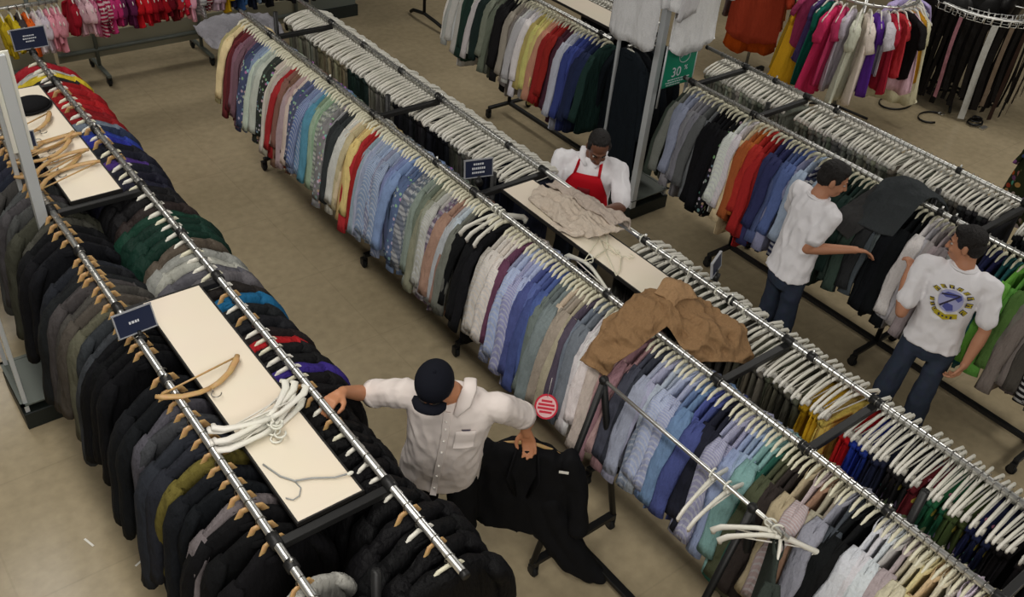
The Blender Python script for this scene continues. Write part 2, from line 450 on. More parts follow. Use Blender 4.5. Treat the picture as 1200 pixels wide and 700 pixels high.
def patch(rings, outline_rows, off, name, mt, parent, label=None, th=.003):
    """a thin panel lying on the garment's front; rows of (x0, x1, v)"""
    n = 10; top = []; bot = []
    for (x0, x1, v) in outline_rows:
        top.append([chest_point(rings, lerp(x0, x1, k / n), v, off) for k in range(n + 1)])
        bot.append([chest_point(rings, lerp(x0, x1, k / n), v, off - th) for k in range(n + 1)])
    mb = MB(); R_ = len(top); W = n + 1; vs = [p for row in top for p in row] + [p for row in bot for p in row]; k0 = R_ * W; fs = []
    for i in range(R_ - 1):
        for k in range(n):
            a = i * W + k; fs.append((a, a + 1, a + W + 1, a + W)); fs.append((k0 + a, k0 + a + W, k0 + a + W + 1, k0 + a + 1))
    for i in range(R_ - 1):
        for k in (0, n):
            a = i * W + k; fs.append((a, a + W, k0 + a + W, k0 + a))
    for k in range(n):
        for a in (k, (R_ - 1) * W + k): fs.append((a, a + 1, k0 + a + 1, k0 + a))
    mb.add(vs, fs); o = part(name, mb, mt, parent)
    if label: o['label'] = label
    return o

# --- man in the cap, leaning on the coat rail
Jc = dict(pelvis=V(1.96, 2.66, .93), neck=V(1.90, 2.53, 1.50), head=V(1.785, 2.51, 1.605), shR=V(1.765, 2.715, 1.42), shL=V(2.085, 2.395, 1.42),
          elR=V(1.68, 2.93, 1.29), wrR=V(1.50, 2.835, 1.47), elL=V(2.31, 2.43, 1.20), wrL=V(2.295, 2.42, 1.13),
          hipR=V(1.90, 2.74, .86), hipL=V(2.04, 2.60, .86), knR=V(1.88, 2.70, .48), knL=V(2.02, 2.52, .48), anR=V(1.90, 2.80, .09), anL=V(2.08, 2.64, .09))
q = person('person in black cap and off-white shirt gripping the coat rail', SKIN_T, Jc, (V(-.72, -.62, -.34), V(-.2, -.25, .95)),
           dict(pants=BLACKT, handR=(V(-.75, -.30, .12), V(-.2, -.1, -1), V(.35, -.9, .2), .62), handL=(V(.15, -.1, -.6), V(-.6, -.6, 0), V(-.6, -.5, .1), .55)))
shirt_o, rg_ = shirt(q, OXFORD, .16, {'L': .80, 'R': .80}, scale=1.04, r=(.072, .070, .068), wr=.008, belly=.02)
for s in 'LR':
    a, e = q.J['sh' + s], q.J['el' + s]; d = (e - a).normalized()
    mb = MB(); mb.tube([a.lerp(e, .68), a.lerp(e, .72), a.lerp(e, .86), a.lerp(e, .85)], [.066, .073, .070, .06], 18, False); part('rolled_cuff', mb, OXFORD, shirt_o)
patch(rg_, [(-.016, .016, v) for v in (.02, 1, 2, 3, 4, 5, 6, 6.6)], .013, 'placket', OXFORD, shirt_o)
for v in (.6, 1.5, 2.2, 3.0, 3.7, 4.6, 5.4):
    mb = MB(); mb.blob(chest_point(rg_, 0, v, .016), (.006, .006, .006)); part('button', mb, PAPER, shirt_o)
patch(rg_, [(-.135, -.045, v) for v in (3.3, 3.7, 4.1, 4.5)], .012, 'pocket', OXFORD, shirt_o)
patch(rg_, [(-.105, -.075, 4.62), (-.11, -.07, 4.70)], .016, 'chest_mark', PRD, shirt_o)
for s in (-1, 1):
    mb = MB(); n0 = q.Pn + V(0, 0, .02); R3, F3 = q.rs, q.fs
    pts = [n0 + R3 * (s * .078) - F3 * .05 + V(0, 0, .03), n0 + R3 * (s * .085) + V(0, 0, .025), n0 + R3 * (s * .070) + F3 * .06 + V(0, 0, -.005), n0 + R3 * (s * .04) + F3 * .10 + V(0, 0, -.045)]
    mb.tube(pts, [(.03, .012), (.034, .010), (.036, .009), (.012, .006)], 10); part('collar', mb, OXFORD, shirt_o)
P, M = q.P, q.M
face_bits(P, M, q.root)
hair_cap(P, M, HAIR, q.root, puff=.97)
cap = Fig(); cap.blob(P(0, -.010, .050), (.090, .108, .088), M, 22, 14); cap.blob(P(0, -.02, .02), (.089, .104, .045), M, 22, 10)
cap_o = cap.finish('cap', NAVYT, q.root, .006, 3, label='black baseball cap')
mb = MB(); rows = []
for k in range(9):
    a = -1 + k / 4; w_ = math.sqrt(max(0, 1 - (a * .98) ** 2))
    rows.append([P(a * .076, .060, .020 - .014 * a * a), P(a * .080, .080 + .030 * w_, .022 - .016 * a * a), P(a * .076, .080 + .062 * w_, .014 - .020 * a * a), P(a * .076, .080 + .062 * w_, .009 - .020 * a * a), P(a * .08, .080 + .030 * w_, .016 - .016 * a * a), P(a * .076, .060, .012 - .014 * a * a)])
mb.loft(rows); part('brim', mb, NAVYT, cap_o)
mb = MB(); mb.blob(P(0, -.010, .138), (.008, .008, .005), M); part('top_button', mb, NAVYT, cap_o)

# --- dark-haired man in plain white t-shirt
Jm = dict(pelvis=V(4.97, 2.80, .93), neck=V(5.03, 2.79, 1.47), head=V(5.08, 2.755, 1.60), shR=V(4.97, 2.615, 1.40), shL=V(5.09, 2.96, 1.40),
          elR=V(4.92, 2.69, 1.14), wrR=V(5.08, 2.47, 1.205), elL=V(5.18, 3.02, 1.14), wrL=V(5.25, 2.90, .98),
          hipR=V(4.94, 2.71, .86), hipL=V(5.0, 2.88, .86), knR=V(4.95, 2.70, .48), knL=V(5.02, 2.88, .48), anR=V(4.90, 2.70, .09), anL=V(4.98, 2.90, .09))
Jm['shR'] = V(4.98, 2.62, 1.41); Jm['shL'] = V(5.08, 2.97, 1.41)
q = person('person in plain white t-shirt reaching toward the rail of shirts', SKIN_L, Jm, (V(.62, -.72, -.30), V(.1, -.1, 1)),
           dict(k=.80, pants=DENIM, hipf=V(.96, -.25, 0), handR=(V(.75, -.5, -.06), V(-.3, -.3, -1), V(.5, .6, .3), .30), handL=(V(.4, -.4, -.7), V(.2, .4, 0), V(.8, -.2, 0), .4)))
so, rg_ = shirt(q, WCOTTON, .06, .66, name='t_shirt', scale=.83, r=(.060, .062, .068), wr=.011, seed=3, flare=.06)
mb = MB(); mb.tube(ring(q.Pn + V(0, 0, -.005), q.rs, q.fs, .076, .072, 20, 2), .009, 6, closed=True); part('neckband', mb, WCOTTON, so)
face_bits(q.P, q.M, q.root); hair_cap(q.P, q.M, HAIR, q.root)

# --- man in the printed t-shirt
Jp = dict(pelvis=V(5.14, 1.78, .93), neck=V(5.145, 1.79, 1.47), head=V(5.15, 1.83, 1.60), shR=V(5.06, 1.985, 1.40), shL=V(5.20, 1.60, 1.40),
          elR=V(4.955, 1.955, 1.08), wrR=V(5.00, 2.03, 1.27), elL=V(5.18, 1.53, 1.12), wrL=V(5.10, 1.52, .92),
          hipR=V(5.11, 1.87, .86), hipL=V(5.17, 1.69, .86), knR=V(5.02, 1.88, .48), knL=V(5.10, 1.68, .48), anR=V(5.04, 1.90, .09), anL=V(5.16, 1.66, .09))
q = person('person in white t-shirt with yellow and blue print', SKIN_L, Jp, (V(-.25, .95, -.20), V(0, .1, 1)),
           dict(k=.80, pants=DENIM, hipf=V(-.94, -.30, 0), handR=(V(.35, .10, .8), V(.3, .9, -.1), V(.8, -.2, .1), .7), handL=(V(-.2, .05, -1), V(-.2, .9, 0), V(-.9, -.2, 0), .5)))
so, rg_ = shirt(q, WCOTTON, .05, .72, name='t_shirt', scale=.85, r=(.058, .061, .065), wr=.008, seed=5, flare=.05)
mb = MB(); mb.tube(ring(q.Pn + V(0, 0, -.005), q.rs, q.fs, .076, .072, 20, 2), .009, 6, closed=True); part('neckband', mb, WCOTTON, so)
CX, CV = .015, 3.62
def emb(poly, off, name, mt):
    """flat print: polygon in (x metres, y metres) about the emblem's centre, laid on the chest"""
    n = len(poly); mb = MB()
    cx = sum(p[0] for p in poly) / n; cy = sum(p[1] for p in poly) / n
    pts = [chest_point(rg_, -(CX + x), CV + y / .105, off) for x, y in [(cx, cy)] + poly]
    bk = [chest_point(rg_, -(CX + x), CV + y / .105, off - .002) for x, y in [(cx, cy)] + poly]
    fs = []
    for k in range(n):
        a, b_ = 1 + k, 1 + (k + 1) % n
        fs.append((0, a, b_)); fs.append((n + 1, n + 1 + b_, n + 1 + a)); fs.append((a, n + 1 + a, n + 1 + b_, b_))
    mb.add(pts + bk, fs); return part(name, mb, mt, so, False)
emb([(.066 * math.cos(a), .074 * math.sin(a)) for a in [k * 2 * math.pi / 26 for k in range(26)]], .013, 'print_disc', PRL)
emb([(-.055, .02), (-.03, .045), (.045, .042), (.055, .02), (.04, .0), (.01, .018), (-.03, .01)], .0155, 'print_figure', PRB)
emb([(-.02, -.02), (.02, -.025), (.03, -.055), (.0, -.068), (-.03, -.05)], .0155, 'print_figure', PRB)
emb([(-.05, -.045), (-.042, -.052), (.042, .036), (.036, .044)], .017, 'print_stroke', PRD)
emb([(-.058, .016), (-.056, .026), (.034, .046), (.038, .038)], .017, 'print_stroke', PRD)
def glyph(a, r, w_, h_, kind):
    ca, sa = math.cos(a), math.sin(a); o = (r * ca, r * sa * 1.08); ex = (sa, -ca); ey = (ca, sa)
    T_ = lambda x, y: (o[0] + ex[0] * x + ey[0] * y, o[1] + ex[1] * x + ey[1] * y)
    boxes = {0: [(-w_, -w_ * .4, -h_, h_), (w_ * .4, w_, -h_, h_), (-w_, w_, h_ * .2, h_ * .6)], 1: [(-w_, -w_ * .4, -h_, h_), (-w_, w_, h_ * .6, h_), (-w_, w_, -h_, -h_ * .6), (-w_, w_ * .6, -.1 * h_, .3 * h_)], 2: [(-w_ * .3, w_ * .3, -h_, h_), (-w_, w_, h_ * .6, h_)]}[kind]
    emb([T_(-w_ * 1.25, -h_ * 1.2), T_(w_ * 1.25, -h_ * 1.2), T_(w_ * 1.25, h_ * 1.2), T_(-w_ * 1.25, h_ * 1.2)], .0145, 'letter_outline', PRD)  # dark printed outline behind each yellow letter
    for (x0, x1, y0, y1) in boxes: emb([T_(x0, y0), T_(x1, y0), T_(x1, y1), T_(x0, y1)], .0165, 'letter_stroke', PRY)
for k in range(8): glyph(R(158 - 27 * k), .098, .011, .014, k % 3)
for k in range(3): glyph(R(198 + 16 * k), .098, .008, .010, (k + 1) % 3)
emb([(-.052, -.075), (.0, -.088), (.06, -.070), (.066, -.095), (.0, -.118), (-.06, -.100)], .0145, 'print_banner', PRY)
for k in range(4): emb([(-.036 + k * .022, -.088 - .006 * (k in (1, 2))), (-.026 + k * .022, -.088 - .006 * (k in (1, 2))), (-.026 + k * .022, -.102), (-.036 + k * .022, -.102)], .017, 'banner_letter', PRD)
face_bits(q.P, q.M, q.root); hair_cap(q.P, q.M, HAIR, q.root)

# --- worker in the red apron behind the hanger rail
Ja = dict(pelvis=V(4.18, 4.10, .90), neck=V(4.13, 4.02, 1.42), head=V(4.10, 3.955, 1.525), shR=V(4.00, 4.20, 1.35), shL=V(4.25, 3.86, 1.35),
          elR=V(3.93, 4.13, 1.12), wrR=V(3.83, 3.90, 1.28), elL=V(4.15, 3.70, 1.16), wrL=V(3.92, 3.62, 1.26),
          hipR=V(4.12, 4.18, .83), hipL=V(4.24, 4.02, .83), knR=V(4.08, 4.14, .46), knL=V(4.2, 3.98, .46), anR=V(4.12, 4.2, .09), anL=V(4.24, 4.04, .09))
q = person('person in red apron and white polo shirt behind the hanger rail', SKIN_D, Ja, (V(-.50, -.70, -.55), V(-.2, -.3, .9)),
           dict(k=.88, pants=DENIM, handR=(V(-.3, -.8, .25), V(.2, .1, -1), V(.8, -.3, 0), .45), handL=(V(-.9, -.15, .2), V(0, 0, -1), V(.1, .9, 0), .45)))
so, rg_ = shirt(q, WCOTTON, .12, .80, name='polo_shirt', scale=.92, r=(.062, .066, .070), wr=.009, seed=8)
ap = patch(rg_, [(-.17, .17, .1), (-.17, .17, 1), (-.165, .165, 2), (-.15, .15, 3), (-.115, .115, 4), (-.085, .085, 4.9)], .017, 'apron_bib', REDT, q.root)
for s in (-1, 1):
    mb = MB(); pts = [chest_point(rg_, s * .08, 4.8, .018), chest_point(rg_, s * .075, 5.5, .018), chest_point(rg_, s * .07, 6.3, .018), q.Pn + q.rs * (s * .07) + V(0, 0, .012), q.Pn + q.rs * (s * .05) - q.fs * .07 + V(0, 0, .02)]
    mb.tube(pts, [(.015, .003)] * 5, 8); part('apron_strap', mb, REDT, ap)
patch(rg_, [(-.04, .04, 3.0), (-.042, .042, 3.3), (-.04, .04, 3.6)], .020, 'apron_print', mat('apron_mark', (120, 14, 24), .8), ap)
for s in (-1, 1):
    mb = MB(); n0 = q.Pn
    mb.tube([n0 + q.rs * (s * .075) - q.fs * .03 + V(0, 0, .03), n0 + q.rs * (s * .07) + q.fs * .045 + V(0, 0, .01), n0 + q.rs * (s * .03) + q.fs * .09 + V(0, 0, -.03)], [(.022, .010), (.028, .009), (.012, .006)], 8); part('collar', mb, WCOTTON, so)
mb = MB(); mb.tube(ring(q.J['wrR'].lerp(q.J['elR'], .12), q.rs, V(0, 0, 1), .034, .034, 16, 2), .007, 6, closed=True); part('wristband', mb, BLACKM, q.root)
face_bits(q.P, q.M, q.root); hair_cap(q.P, q.M, HAIR, q.root, puff=.93, front=.045)

# ------------------------------------------------------------------ garment shapes (shared meshes)
RNG = random.Random(7)

def panel_mesh(name, seed, zn, zs, z1, wtop, wsh, whem, thick, nu=16, nv=10, neck=0.34, wave=0.010, flare=1.0):
    """closed flat garment body hung across the rail: x across, y along the rail, z down from the rail"""
    rg = random.Random(seed); vs = []; fs = []
    ph = [rg.uniform(0, 6.28) for _ in range(6)]; k1 = rg.uniform(5, 8); k2 = rg.uniform(10, 15)
    for side in (-1, 1):
        for j in range(nv + 1):
            v = j / nv
            for i in range(nu + 1):
                u = -1 + 2 * i / nu; au = abs(u)
                w = lerp(wsh, whem, min(1, v ** flare))
                if j == 0: w = wtop
                x = u * w
                drop = max(0.0, (au - neck) / (1 - neck)) ** 1.15
                zt = zn + (zs - zn) * drop
                z = zt + (z1 - zt) * v
                if j == nv: z += 0.05 * au ** 5 + 0.012 * math.sin(u * 4 + ph[0]) + 0.006 * rg.uniform(-1, 1)
                t = thick * math.sqrt(max(0.0, 1 - au ** 2.4)) * min(1.0, 0.62 + 1.6 * v)
                y = side * t
                amp = wave * min(1, 0.25 + v)
                y += amp * (math.sin(u * k1 + ph[1] + v * 1.2) + 0.6 * math.sin(u * k2 + ph[2 + (side > 0)] - v * 2)) + 0.012 * v * math.sin(ph[4] + v * 3)
                x += 0.010 * v * math.sin(v * 5 + ph[5]) * u
                vs.append((x, y, z))
    W = nu + 1; off = W * (nv + 1)
    for j in range(nv):
        for i in range(nu):
            a = j * W + i
            fs.append((a, a + 1, a + W + 1, a + W)); fs.append((off + a, off + a + W, off + a + W + 1, off + a + 1))
    for j in range(nv):
        for i in (0, nu):
            a = j * W + i
            f = (a, a + W, off + a + W, off + a)
            fs.append(f if i == 0 else f[::-1])
    for i in range(nu):
        fs.append((nv * W + i, nv * W + i + 1, off + nv * W + i + 1, off + nv * W + i))
        fs.append((i + 1, i, off + i, off + i + 1))
    return vs, fs

def meshify(name, vs, fs, slot=None):
    mb = MB(); mb.add(vs, fs); return mb.mesh(name, slot or F['plain'])

def sleeve_mesh(seed, sgn, xs, zs, zend, r0, r1, out=0.12, flat=0.40, n=10, rows=10):
    """an empty sleeve hanging beside the body and pushed outward by its neighbours"""
    rg = random.Random(seed); pts = []; rs = []
    p = rg.uniform(0, 6.28); sw = rg.uniform(-0.04, 0.04)
    for i in range(rows):
        t = i / (rows - 1)
        z = lerp(zs, zend, t); x = xs - 0.06 + 0.055 * min(1, t * 4) ** 0.8 + out * t ** 0.85
        y = sw * t + 0.008 * math.sin(p + 7 * t)
        r = lerp(r0, r1, t) * (1 + 0.09 * math.sin(p * 2 + 13 * t)) * (0.62 if i == 0 else 1)
        pts.append((sgn * x, y, z)); rs.append((r, r * flat))
    mb = MB(); mb.tube(pts, rs, n)
    return mb.mesh('sleeve', F['plain'])

def collar_mesh(w=0.075, d=0.030, z=-0.062, h=0.045):
    mb = MB(); rings = []
    for (k, zz) in ((1.18, z - 0.012), (1.08, z + h * 0.5), (1.0, z + h * 0.7), (1.22, z + h * 0.3), (1.32, z - 0.006)):
        rings.append([Vector((w * k * math.cos(a), d * k * math.sin(a), zz - 0.012 * abs(math.cos(a)))) for a in [2 * math.pi * i / 14 for i in range(14)]])
    mb.loft(rings, False); return mb.mesh('collar', F['plain'])

def hook_pts(r=0.022, neck=-0.05):
    pts = [(0, 0, neck), (0, 0, -r - 0.012)]
    for i in range(11):
        a = R(-90 - 25 * i)
        pts.append((r * math.cos(a), 0, r * math.sin(a)))
    return pts
def hanger_mesh(kind):
    mb = MB()
    if kind == 'wood':
        for s in (-1, 1):
            mb.tube([(0, 0, -.026), (s * .035, 0, -.032), (s * .055, 0, -.072), (s * .11, 0, -.140), (s * .17, 0, -.172), (s * .185, 0, -.188)], [(.008, .014), (.008, .015), (.007, .015), (.006, .013), (.006, .012), (.006, .010)], 8)
        mb.tube([(-.175, 0, -.185), (.175, 0, -.185)], .005, 6)
        return mb.mesh('hanger', WOOD)
    mb.tube(hook_pts(), 0.0024 if kind != 'plastic' else 0.0034, 5)
    mb.cur = 1
    if kind == 'clip':
        for s in (-1, 1):
            mb.tube([(0, 0, -.056), (s * .04, 0, -.058), (s * .12, 0, -.074), (s * .19, 0, -.096), (s * .207, 0, -.112), (s * .205, 0, -.126)], [(.008, .012), (.008, .012), (.008, .012), (.008, .012), (.008, .011), (.007, .008)], 7)
            mb.box((s * .15, 0, -.14), (.022, .026, .05))
        mb.tube([(-.205, 0, -.124), (.205, 0, -.124)], .004, 5)
    else:
        for s in (-1, 1):
            mb.tube([(0, 0, -.044), (s * .045, 0, -.056), (s * .10, 0, -.125), (s * .15, 0, -.165), (s * .155, 0, -.178)], [(.008, .014)] * 2 + [(.005, .009)] * 2 + [(.004, .007)], 6)
        mb.tube([(-.154, 0, -.177), (.154, 0, -.177)], .004, 5)
    return mb.mesh('hanger', [WIRE, WHITEP if kind != 'cream' else CREAMP])

HANG = {k: hanger_mesh(k) for k in ('wood', 'plastic', 'clip', 'cream')}
ww = MB()
for s_ in (-1, 1):
    ww.tube([(0, 0, -.05), (s_ * .05, 0, -.056), (s_ * .12, .004, -.080), (s_ * .185, .008, -.125), (s_ * .21, .010, -.150)], [(.008, .014), (.008, .016), (.008, .016), (.010, .017), (.009, .012)], 8)
ww.tube([(-.195, .008, -.146), (.195, .008, -.146)], .005, 6)
HANG['woodwide'] = ww.mesh('hanger', WOOD)
hk = MB(); hk.tube(hook_pts(), .0026, 6); HOOK = hk.mesh('hook', WIRE)
COLLAR = collar_mesh(.056, .020, -.074, .030)
COLLAR_J = collar_mesh(0.058, 0.034, -0.088, 0.034)
NV = 5
LIB = {}
def variants(kind, fn): LIB[kind] = [fn(i) for i in range(NV)]
def v_shirt(i):
    z1 = -0.78 - 0.05 * (i % 3)
    return [('body', meshify('shirt_body', *panel_mesh('b', 10 + i, -.066, -.160, z1, .200, .225, .25, .013, neck=.24, wave=.006))),
            ('sleeve', sleeve_mesh(30 + i, -1, .213, -.140, -.70 - .03 * (i % 2), .050, .046, flat=.34)),
            ('sleeve', sleeve_mesh(50 + i, 1, .213, -.140, -.72 + .03 * (i % 2), .050, .046, flat=.34)),
            ('collar', COLLAR)]
def v_tee(i):
    z1 = -0.70 - 0.04 * (i % 3)
    return [('body', meshify('tee_body', *panel_mesh('b', 70 + i, -.056, -.135, z1, .205, .235, .26, .020, neck=.30, wave=.010))),
            ('sleeve', sleeve_mesh(90 + i, -1, .215, -.115, -.36, .060, .066, .09, .42, rows=6)),
            ('sleeve', sleeve_mesh(110 + i, 1, .215, -.115, -.36, .060, .066, .09, .42, rows=6))]
def v_jacket(i):
    z1 = -0.82 - 0.05 * (i % 3)
    return [('body', meshify('jacket_body', *panel_mesh('b', 130 + i, -.058, -.160, z1, .215, .235, .26, .032, neck=.26, wave=.008))),
            ('sleeve', sleeve_mesh(150 + i, -1, .23, -.145, -.74, .060, .054, .08, .62)),
            ('sleeve', sleeve_mesh(170 + i, 1, .23, -.145, -.74, .060, .054, .08, .62)),
            ('collar', COLLAR_J)]
def v_puffer(i):
    z1 = -0.84 - 0.05 * (i % 3)
    return [('body', meshify('coat_body', *panel_mesh('b', 190 + i, -.062, -.140, z1, .215, .24, .27, .046, neck=.28, wave=.020))),
            ('sleeve', sleeve_mesh(210 + i, -1, .23, -.130, -.72, .072, .060, .09, .7)),
            ('sleeve', sleeve_mesh(230 + i, 1, .23, -.130, -.72, .072, .060, .09, .7)),
            ('hood', COLLAR_J)]
def v_longcoat(i):
    r = v_jacket(i)
    r[0] = ('body', meshify('coat_body', *panel_mesh('b', 250 + i, -.045, -.125, -1.15, .215, .225, .27, .034, nv=12, neck=.28, wave=.012)))
    return r
def v_trousers(i):
    z1 = -1.0 - .04 * (i % 3)
    out = [('leg_panel', meshify('trouser_body', *panel_mesh('b', 270 + i, -.150, -.152, z1, .175, .175, .165, .014, neck=.9, wave=.006)))]
    mb = MB(); mb.box((0, 0, -.165), (.352, .034, .034)); out.append(('waistband', mb.mesh('waistband', F['plain'])))
    return out
def v_skirt(i):
    z1 = -.72 - .05 * (i % 3)
    out = [('body', meshify('skirt_body', *panel_mesh('b', 290 + i, -.150, -.152, z1, .18, .185, .24, .022, neck=.9, wave=.016)))]
    mb = MB(); mb.box((0, 0, -.165), (.362, .036, .034)); out.append(('waistband', mb.mesh('waistband', F['plain'])))
    return out
def v_baby(i):
    return [('body', meshify('top_body', *panel_mesh('b', 310 + i, -.07, -.105, -.40 - .03 * (i % 3), .11, .125, .15, .022, wave=.012))),
            ('sleeve', sleeve_mesh(330 + i, -1, .125, -.10, -.28, .038, .035, .03, rows=6, n=8)),
            ('sleeve', sleeve_mesh(350 + i, 1, .125, -.10, -.28, .038, .035, .03, rows=6, n=8))]
def v_dress(i):
    return [('body', meshify('dress_body', *panel_mesh('b', 370 + i, -.08, -.13, -.80 - .06 * (i % 3), .12, .13, .25, .03, wave=.022, flare=.8))),
            ('sleeve', sleeve_mesh(390 + i, -1, .13, -.12, -.34, .045, .04, .04, rows=6, n=8)),
            ('sleeve', sleeve_mesh(410 + i, 1, .13, -.12, -.34, .045, .04, .04, rows=6, n=8))]
for k, fn in dict(shirt=v_shirt, tee=v_tee, jacket=v_jacket, puffer=v_puffer, longcoat=v_longcoat, trousers=v_trousers, skirt=v_skirt, baby=v_baby, dress=v_dress).items():
    variants(k, fn)

# --- the suit he holds
su = thing('black_suit', 'black suit on a wooden hanger held by the man in the cap', 'suit', (2.33, 2.42, 1.06), R(-45))
h = link('hanger', HANG['woodwide'], su); link('hook', HOOK, h)
sj = Fig()
sj.loft([[V(x, y, z) for x, y, z in row] for row in (
    [(.24 * math.cos(t) * k, .060 * math.sin(t), z + zz * abs(math.cos(t))) for t in [i * 2 * math.pi / 20 for i in range(20)]] for k, z, zz in ((.30, -.055, 0), (.75, -.065, -.03), (1.0, -.085, -.07), (1.06, -.20, -.05), (1.02, -.40, 0), (1.06, -.62, 0), (1.04, -.70, 0)))])
sj.limb([(V(-.225, 0, -.13), .06), (V(-.27, .02, -.3), .062), (V(-.27, -.02, -.62), .055)]); sj.limb([(V(.225, 0, -.13), .06), (V(.28, .01, -.32), .062), (V(.33, -.03, -.62), .055)])
jo = sj.finish('jacket', BLACKT, su, .010, 4, .012, 9)
mb = MB()
for s in (-1, 1): mb.tube([(s * .05, -.04, -.05), (s * .06, -.068, -.10), (s * .075, -.075, -.22), (s * .03, -.075, -.38)], [(.008, .02), (.006, .03), (.006, .04), (.004, .01)], 8)
part('lapels', mb, BLACKT, jo)
tl = Fig()
for s in (-1, 1): tl.limb([(V(.10 + s * .05, .01, -.45), .075), (V(.20 + s * .05, .0, -.70), .072), (V(.36 + s * .04, -.02, -.92), .068), (V(.47 + s * .03, -.03, -1.0), .05)])
tl.finish('trousers', BLACKT, su, .010, 4, .010, 9)
mb = MB(); mb.box((.20, -.09, -.13), (.05, .004, .016)); part('paper_label', mb, PAPER, su, False)


ORD = ('first second third fourth fifth sixth seventh eighth ninth tenth eleventh twelfth thirteenth fourteenth fifteenth sixteenth seventeenth eighteenth nineteenth twentieth '
       'twenty-first twenty-second twenty-third twenty-fourth twenty-fifth twenty-sixth twenty-seventh twenty-eighth').split()

def hang(name, kind, loc, rgb, pat, label, cat, group, yaw=0, tilt=0, sc=1.0, hanger='plastic', var=None, jit=7, sx=1.0):
    rg = RNG; spec = LIB[kind][rg.randrange(NV) if var is None else var]
    jj = jit * max(rgb) / 220.0
    c = [min(255, max(0, v + rg.uniform(-jj, jj))) for v in rgb]
    if kind in ('shirt', 'tee'):
        lum = .3 * c[0] + .55 * c[1] + .15 * c[2]; c = [v + (lum - v) * .2 for v in c]
    g = rg.uniform(.84, 1.10); col = (*s2l([min(255, v * g) for v in c]), 1)
    root = link(name, spec[0][1], None, loc)
    root.rotation_euler = (tilt, 0, yaw); root.scale = (sc * sx, sc, sc * (rg.uniform(.90, 1.16) if kind == 'shirt' else rg.uniform(.96, 1.05)))
    tag(root, label, cat, group)
    objs = [root]
    for pn, me in spec[1:]: objs.append(link(pn, me, root))
    for o in objs:
        o.color = col
        sl = o.material_slots[0]; sl.link = 'OBJECT'; sl.material = F[pat]
    h = link('hanger', HANG[hanger], root)
    if hanger == 'wood': link('hook', HOOK, h)
    return root

def runs(rail, X, z, keys, end, pitch, place, hanger='plastic', axis='y', dirn=-1, skipgaps=(), yawbase=0, grp=None):
    """keys: (Y where the run starts, rgb, description, object name, kind, category, pattern[, pitch])"""
    for k, key in enumerate(keys):
        y0 = key[0]; y1 = keys[k + 1][0] if k + 1 < len(keys) else end
        if key[1] is None: continue
        rgb, desc, name, kind, cat, pat = key[1:7]
        p = key[7] if len(key) > 7 else pitch
        n = max(1, round(abs(y1 - y0) / p))
        for i in range(n):
            y = y0 + (y1 - y0) * (i + 0.5) / n + RNG.uniform(-.12, .12) * p
            if n == 1: lab = f'{desc}, {place}'
            else: lab = f'{desc}, {ORD[min(i, len(ORD) - 1)]} of {n} {place}'
            loc = (X + RNG.uniform(-.006, .006), y, z) if axis == 'y' else (y, X, z)
            hang(name, kind, loc, rgb, pat, lab, cat, grp or f'garments {place}', yaw=yawbase + R(RNG.gauss(0, 7.5 if kind in ('jacket', 'puffer') else 2.6)), tilt=R(RNG.gauss(0, 2.4 if kind in ('jacket', 'puffer') else 1.3)), hanger=hanger if kind != 'puffer' else RNG.choice(('plastic', 'cream', 'wood', 'plastic')),
                 sc=RNG.uniform(.92, 1.10) if kind in ('puffer', 'jacket') else 1.0,
                 sx=RNG.uniform(.66, .76) if (kind == 'puffer' and 2.1 < y < 2.95) else RNG.uniform(.92, 1.04))

# ------------------------------------------------------------------ racks
def caster(parent, x, y, z=0):
    mb = MB(); mb.tube([(x - .012, y, z + .035), (x + .012, y, z + .035)], .035, 14)
    o = part('caster', mb, RUBBER, parent)
    f = MB(); f.box((x - .02, y, z + .06), (.006, .04, .06)); f.box((x + .02, y, z + .06), (.006, .04, .06)); f.box((x, y, z + .09), (.046, .04, .01))
    part('caster_fork', f, STEEL, o, False)

def double_rack(name, label, Xa, Xb, Ya, Yb, crossY, footY, collars, rail_r=.016, z=1.5, ends=None, alias='garment rack'):
    cx = (Xa + Xb) / 2
    t = thing(name, label, 'rack', (cx, (Ya[0] + Ya[1]) / 2, 0))
    ox, oy = cx, (Ya[0] + Ya[1]) / 2
    for X, (y0, y1), nm in ((Xa, Ya, 'a'), (Xb, Yb, 'b')):
        mb = MB(); mb.tube([(X - ox, y0 - oy, z), (X - ox, y1 - oy, z)], rail_r, 16)
        part('rail', mb, CHROME, t)
        for e in (y0, y1):
            c = MB(); c.tube([(X - ox, e - oy - .012, z), (X - ox, e - oy + .012, z)], rail_r * 1.12, 14); part('end_cap', c, STEEL, t)
    for y in crossY:
        boxobj('crossbar', (0, y - oy, z - .035), (Xb - Xa, .04, .035), STEEL, t, .004)
        for X in (Xa, Xb):
            mb = MB(); mb.tube([(X - ox, y - oy - .03, z), (X - ox, y - oy + .03, z)], rail_r * 1.5, 14)
            part('clamp', mb, STEEL, t)
    for (X, y) in collars:
        mb = MB(); mb.tube([(X - ox, y - oy - .02, z), (X - ox, y - oy + .02, z)], rail_r * 1.55, 14)
        k = part('collar_clamp', mb, STEEL, t)
        s = MB(); s.tube([(X - ox, y - oy, z + .01), (X - ox, y - oy, z + .045)], .007, 8); part('set_screw', s, CHROME, k)
    for y in footY:
        u = MB(); u.tube([(0, y - oy, .1), (0, y - oy, z - .03)], .02, 10); part('upright', u, STEEL, t)
        w = (Xb - Xa) - .10
        boxobj('foot_bar', (0, y - oy, .115), (w, .04, .03), STEEL, t, .004)
        for s in (-1, 1): caster(t, s * w / 2, y - oy)
    if len(footY) > 1:
        mb = MB(); mb.box((0, (footY[0] + footY[-1]) / 2 - oy, .115), (.04, abs(footY[-1] - footY[0]), .03)); part('base_bar', mb, STEEL, t, False)
    return t

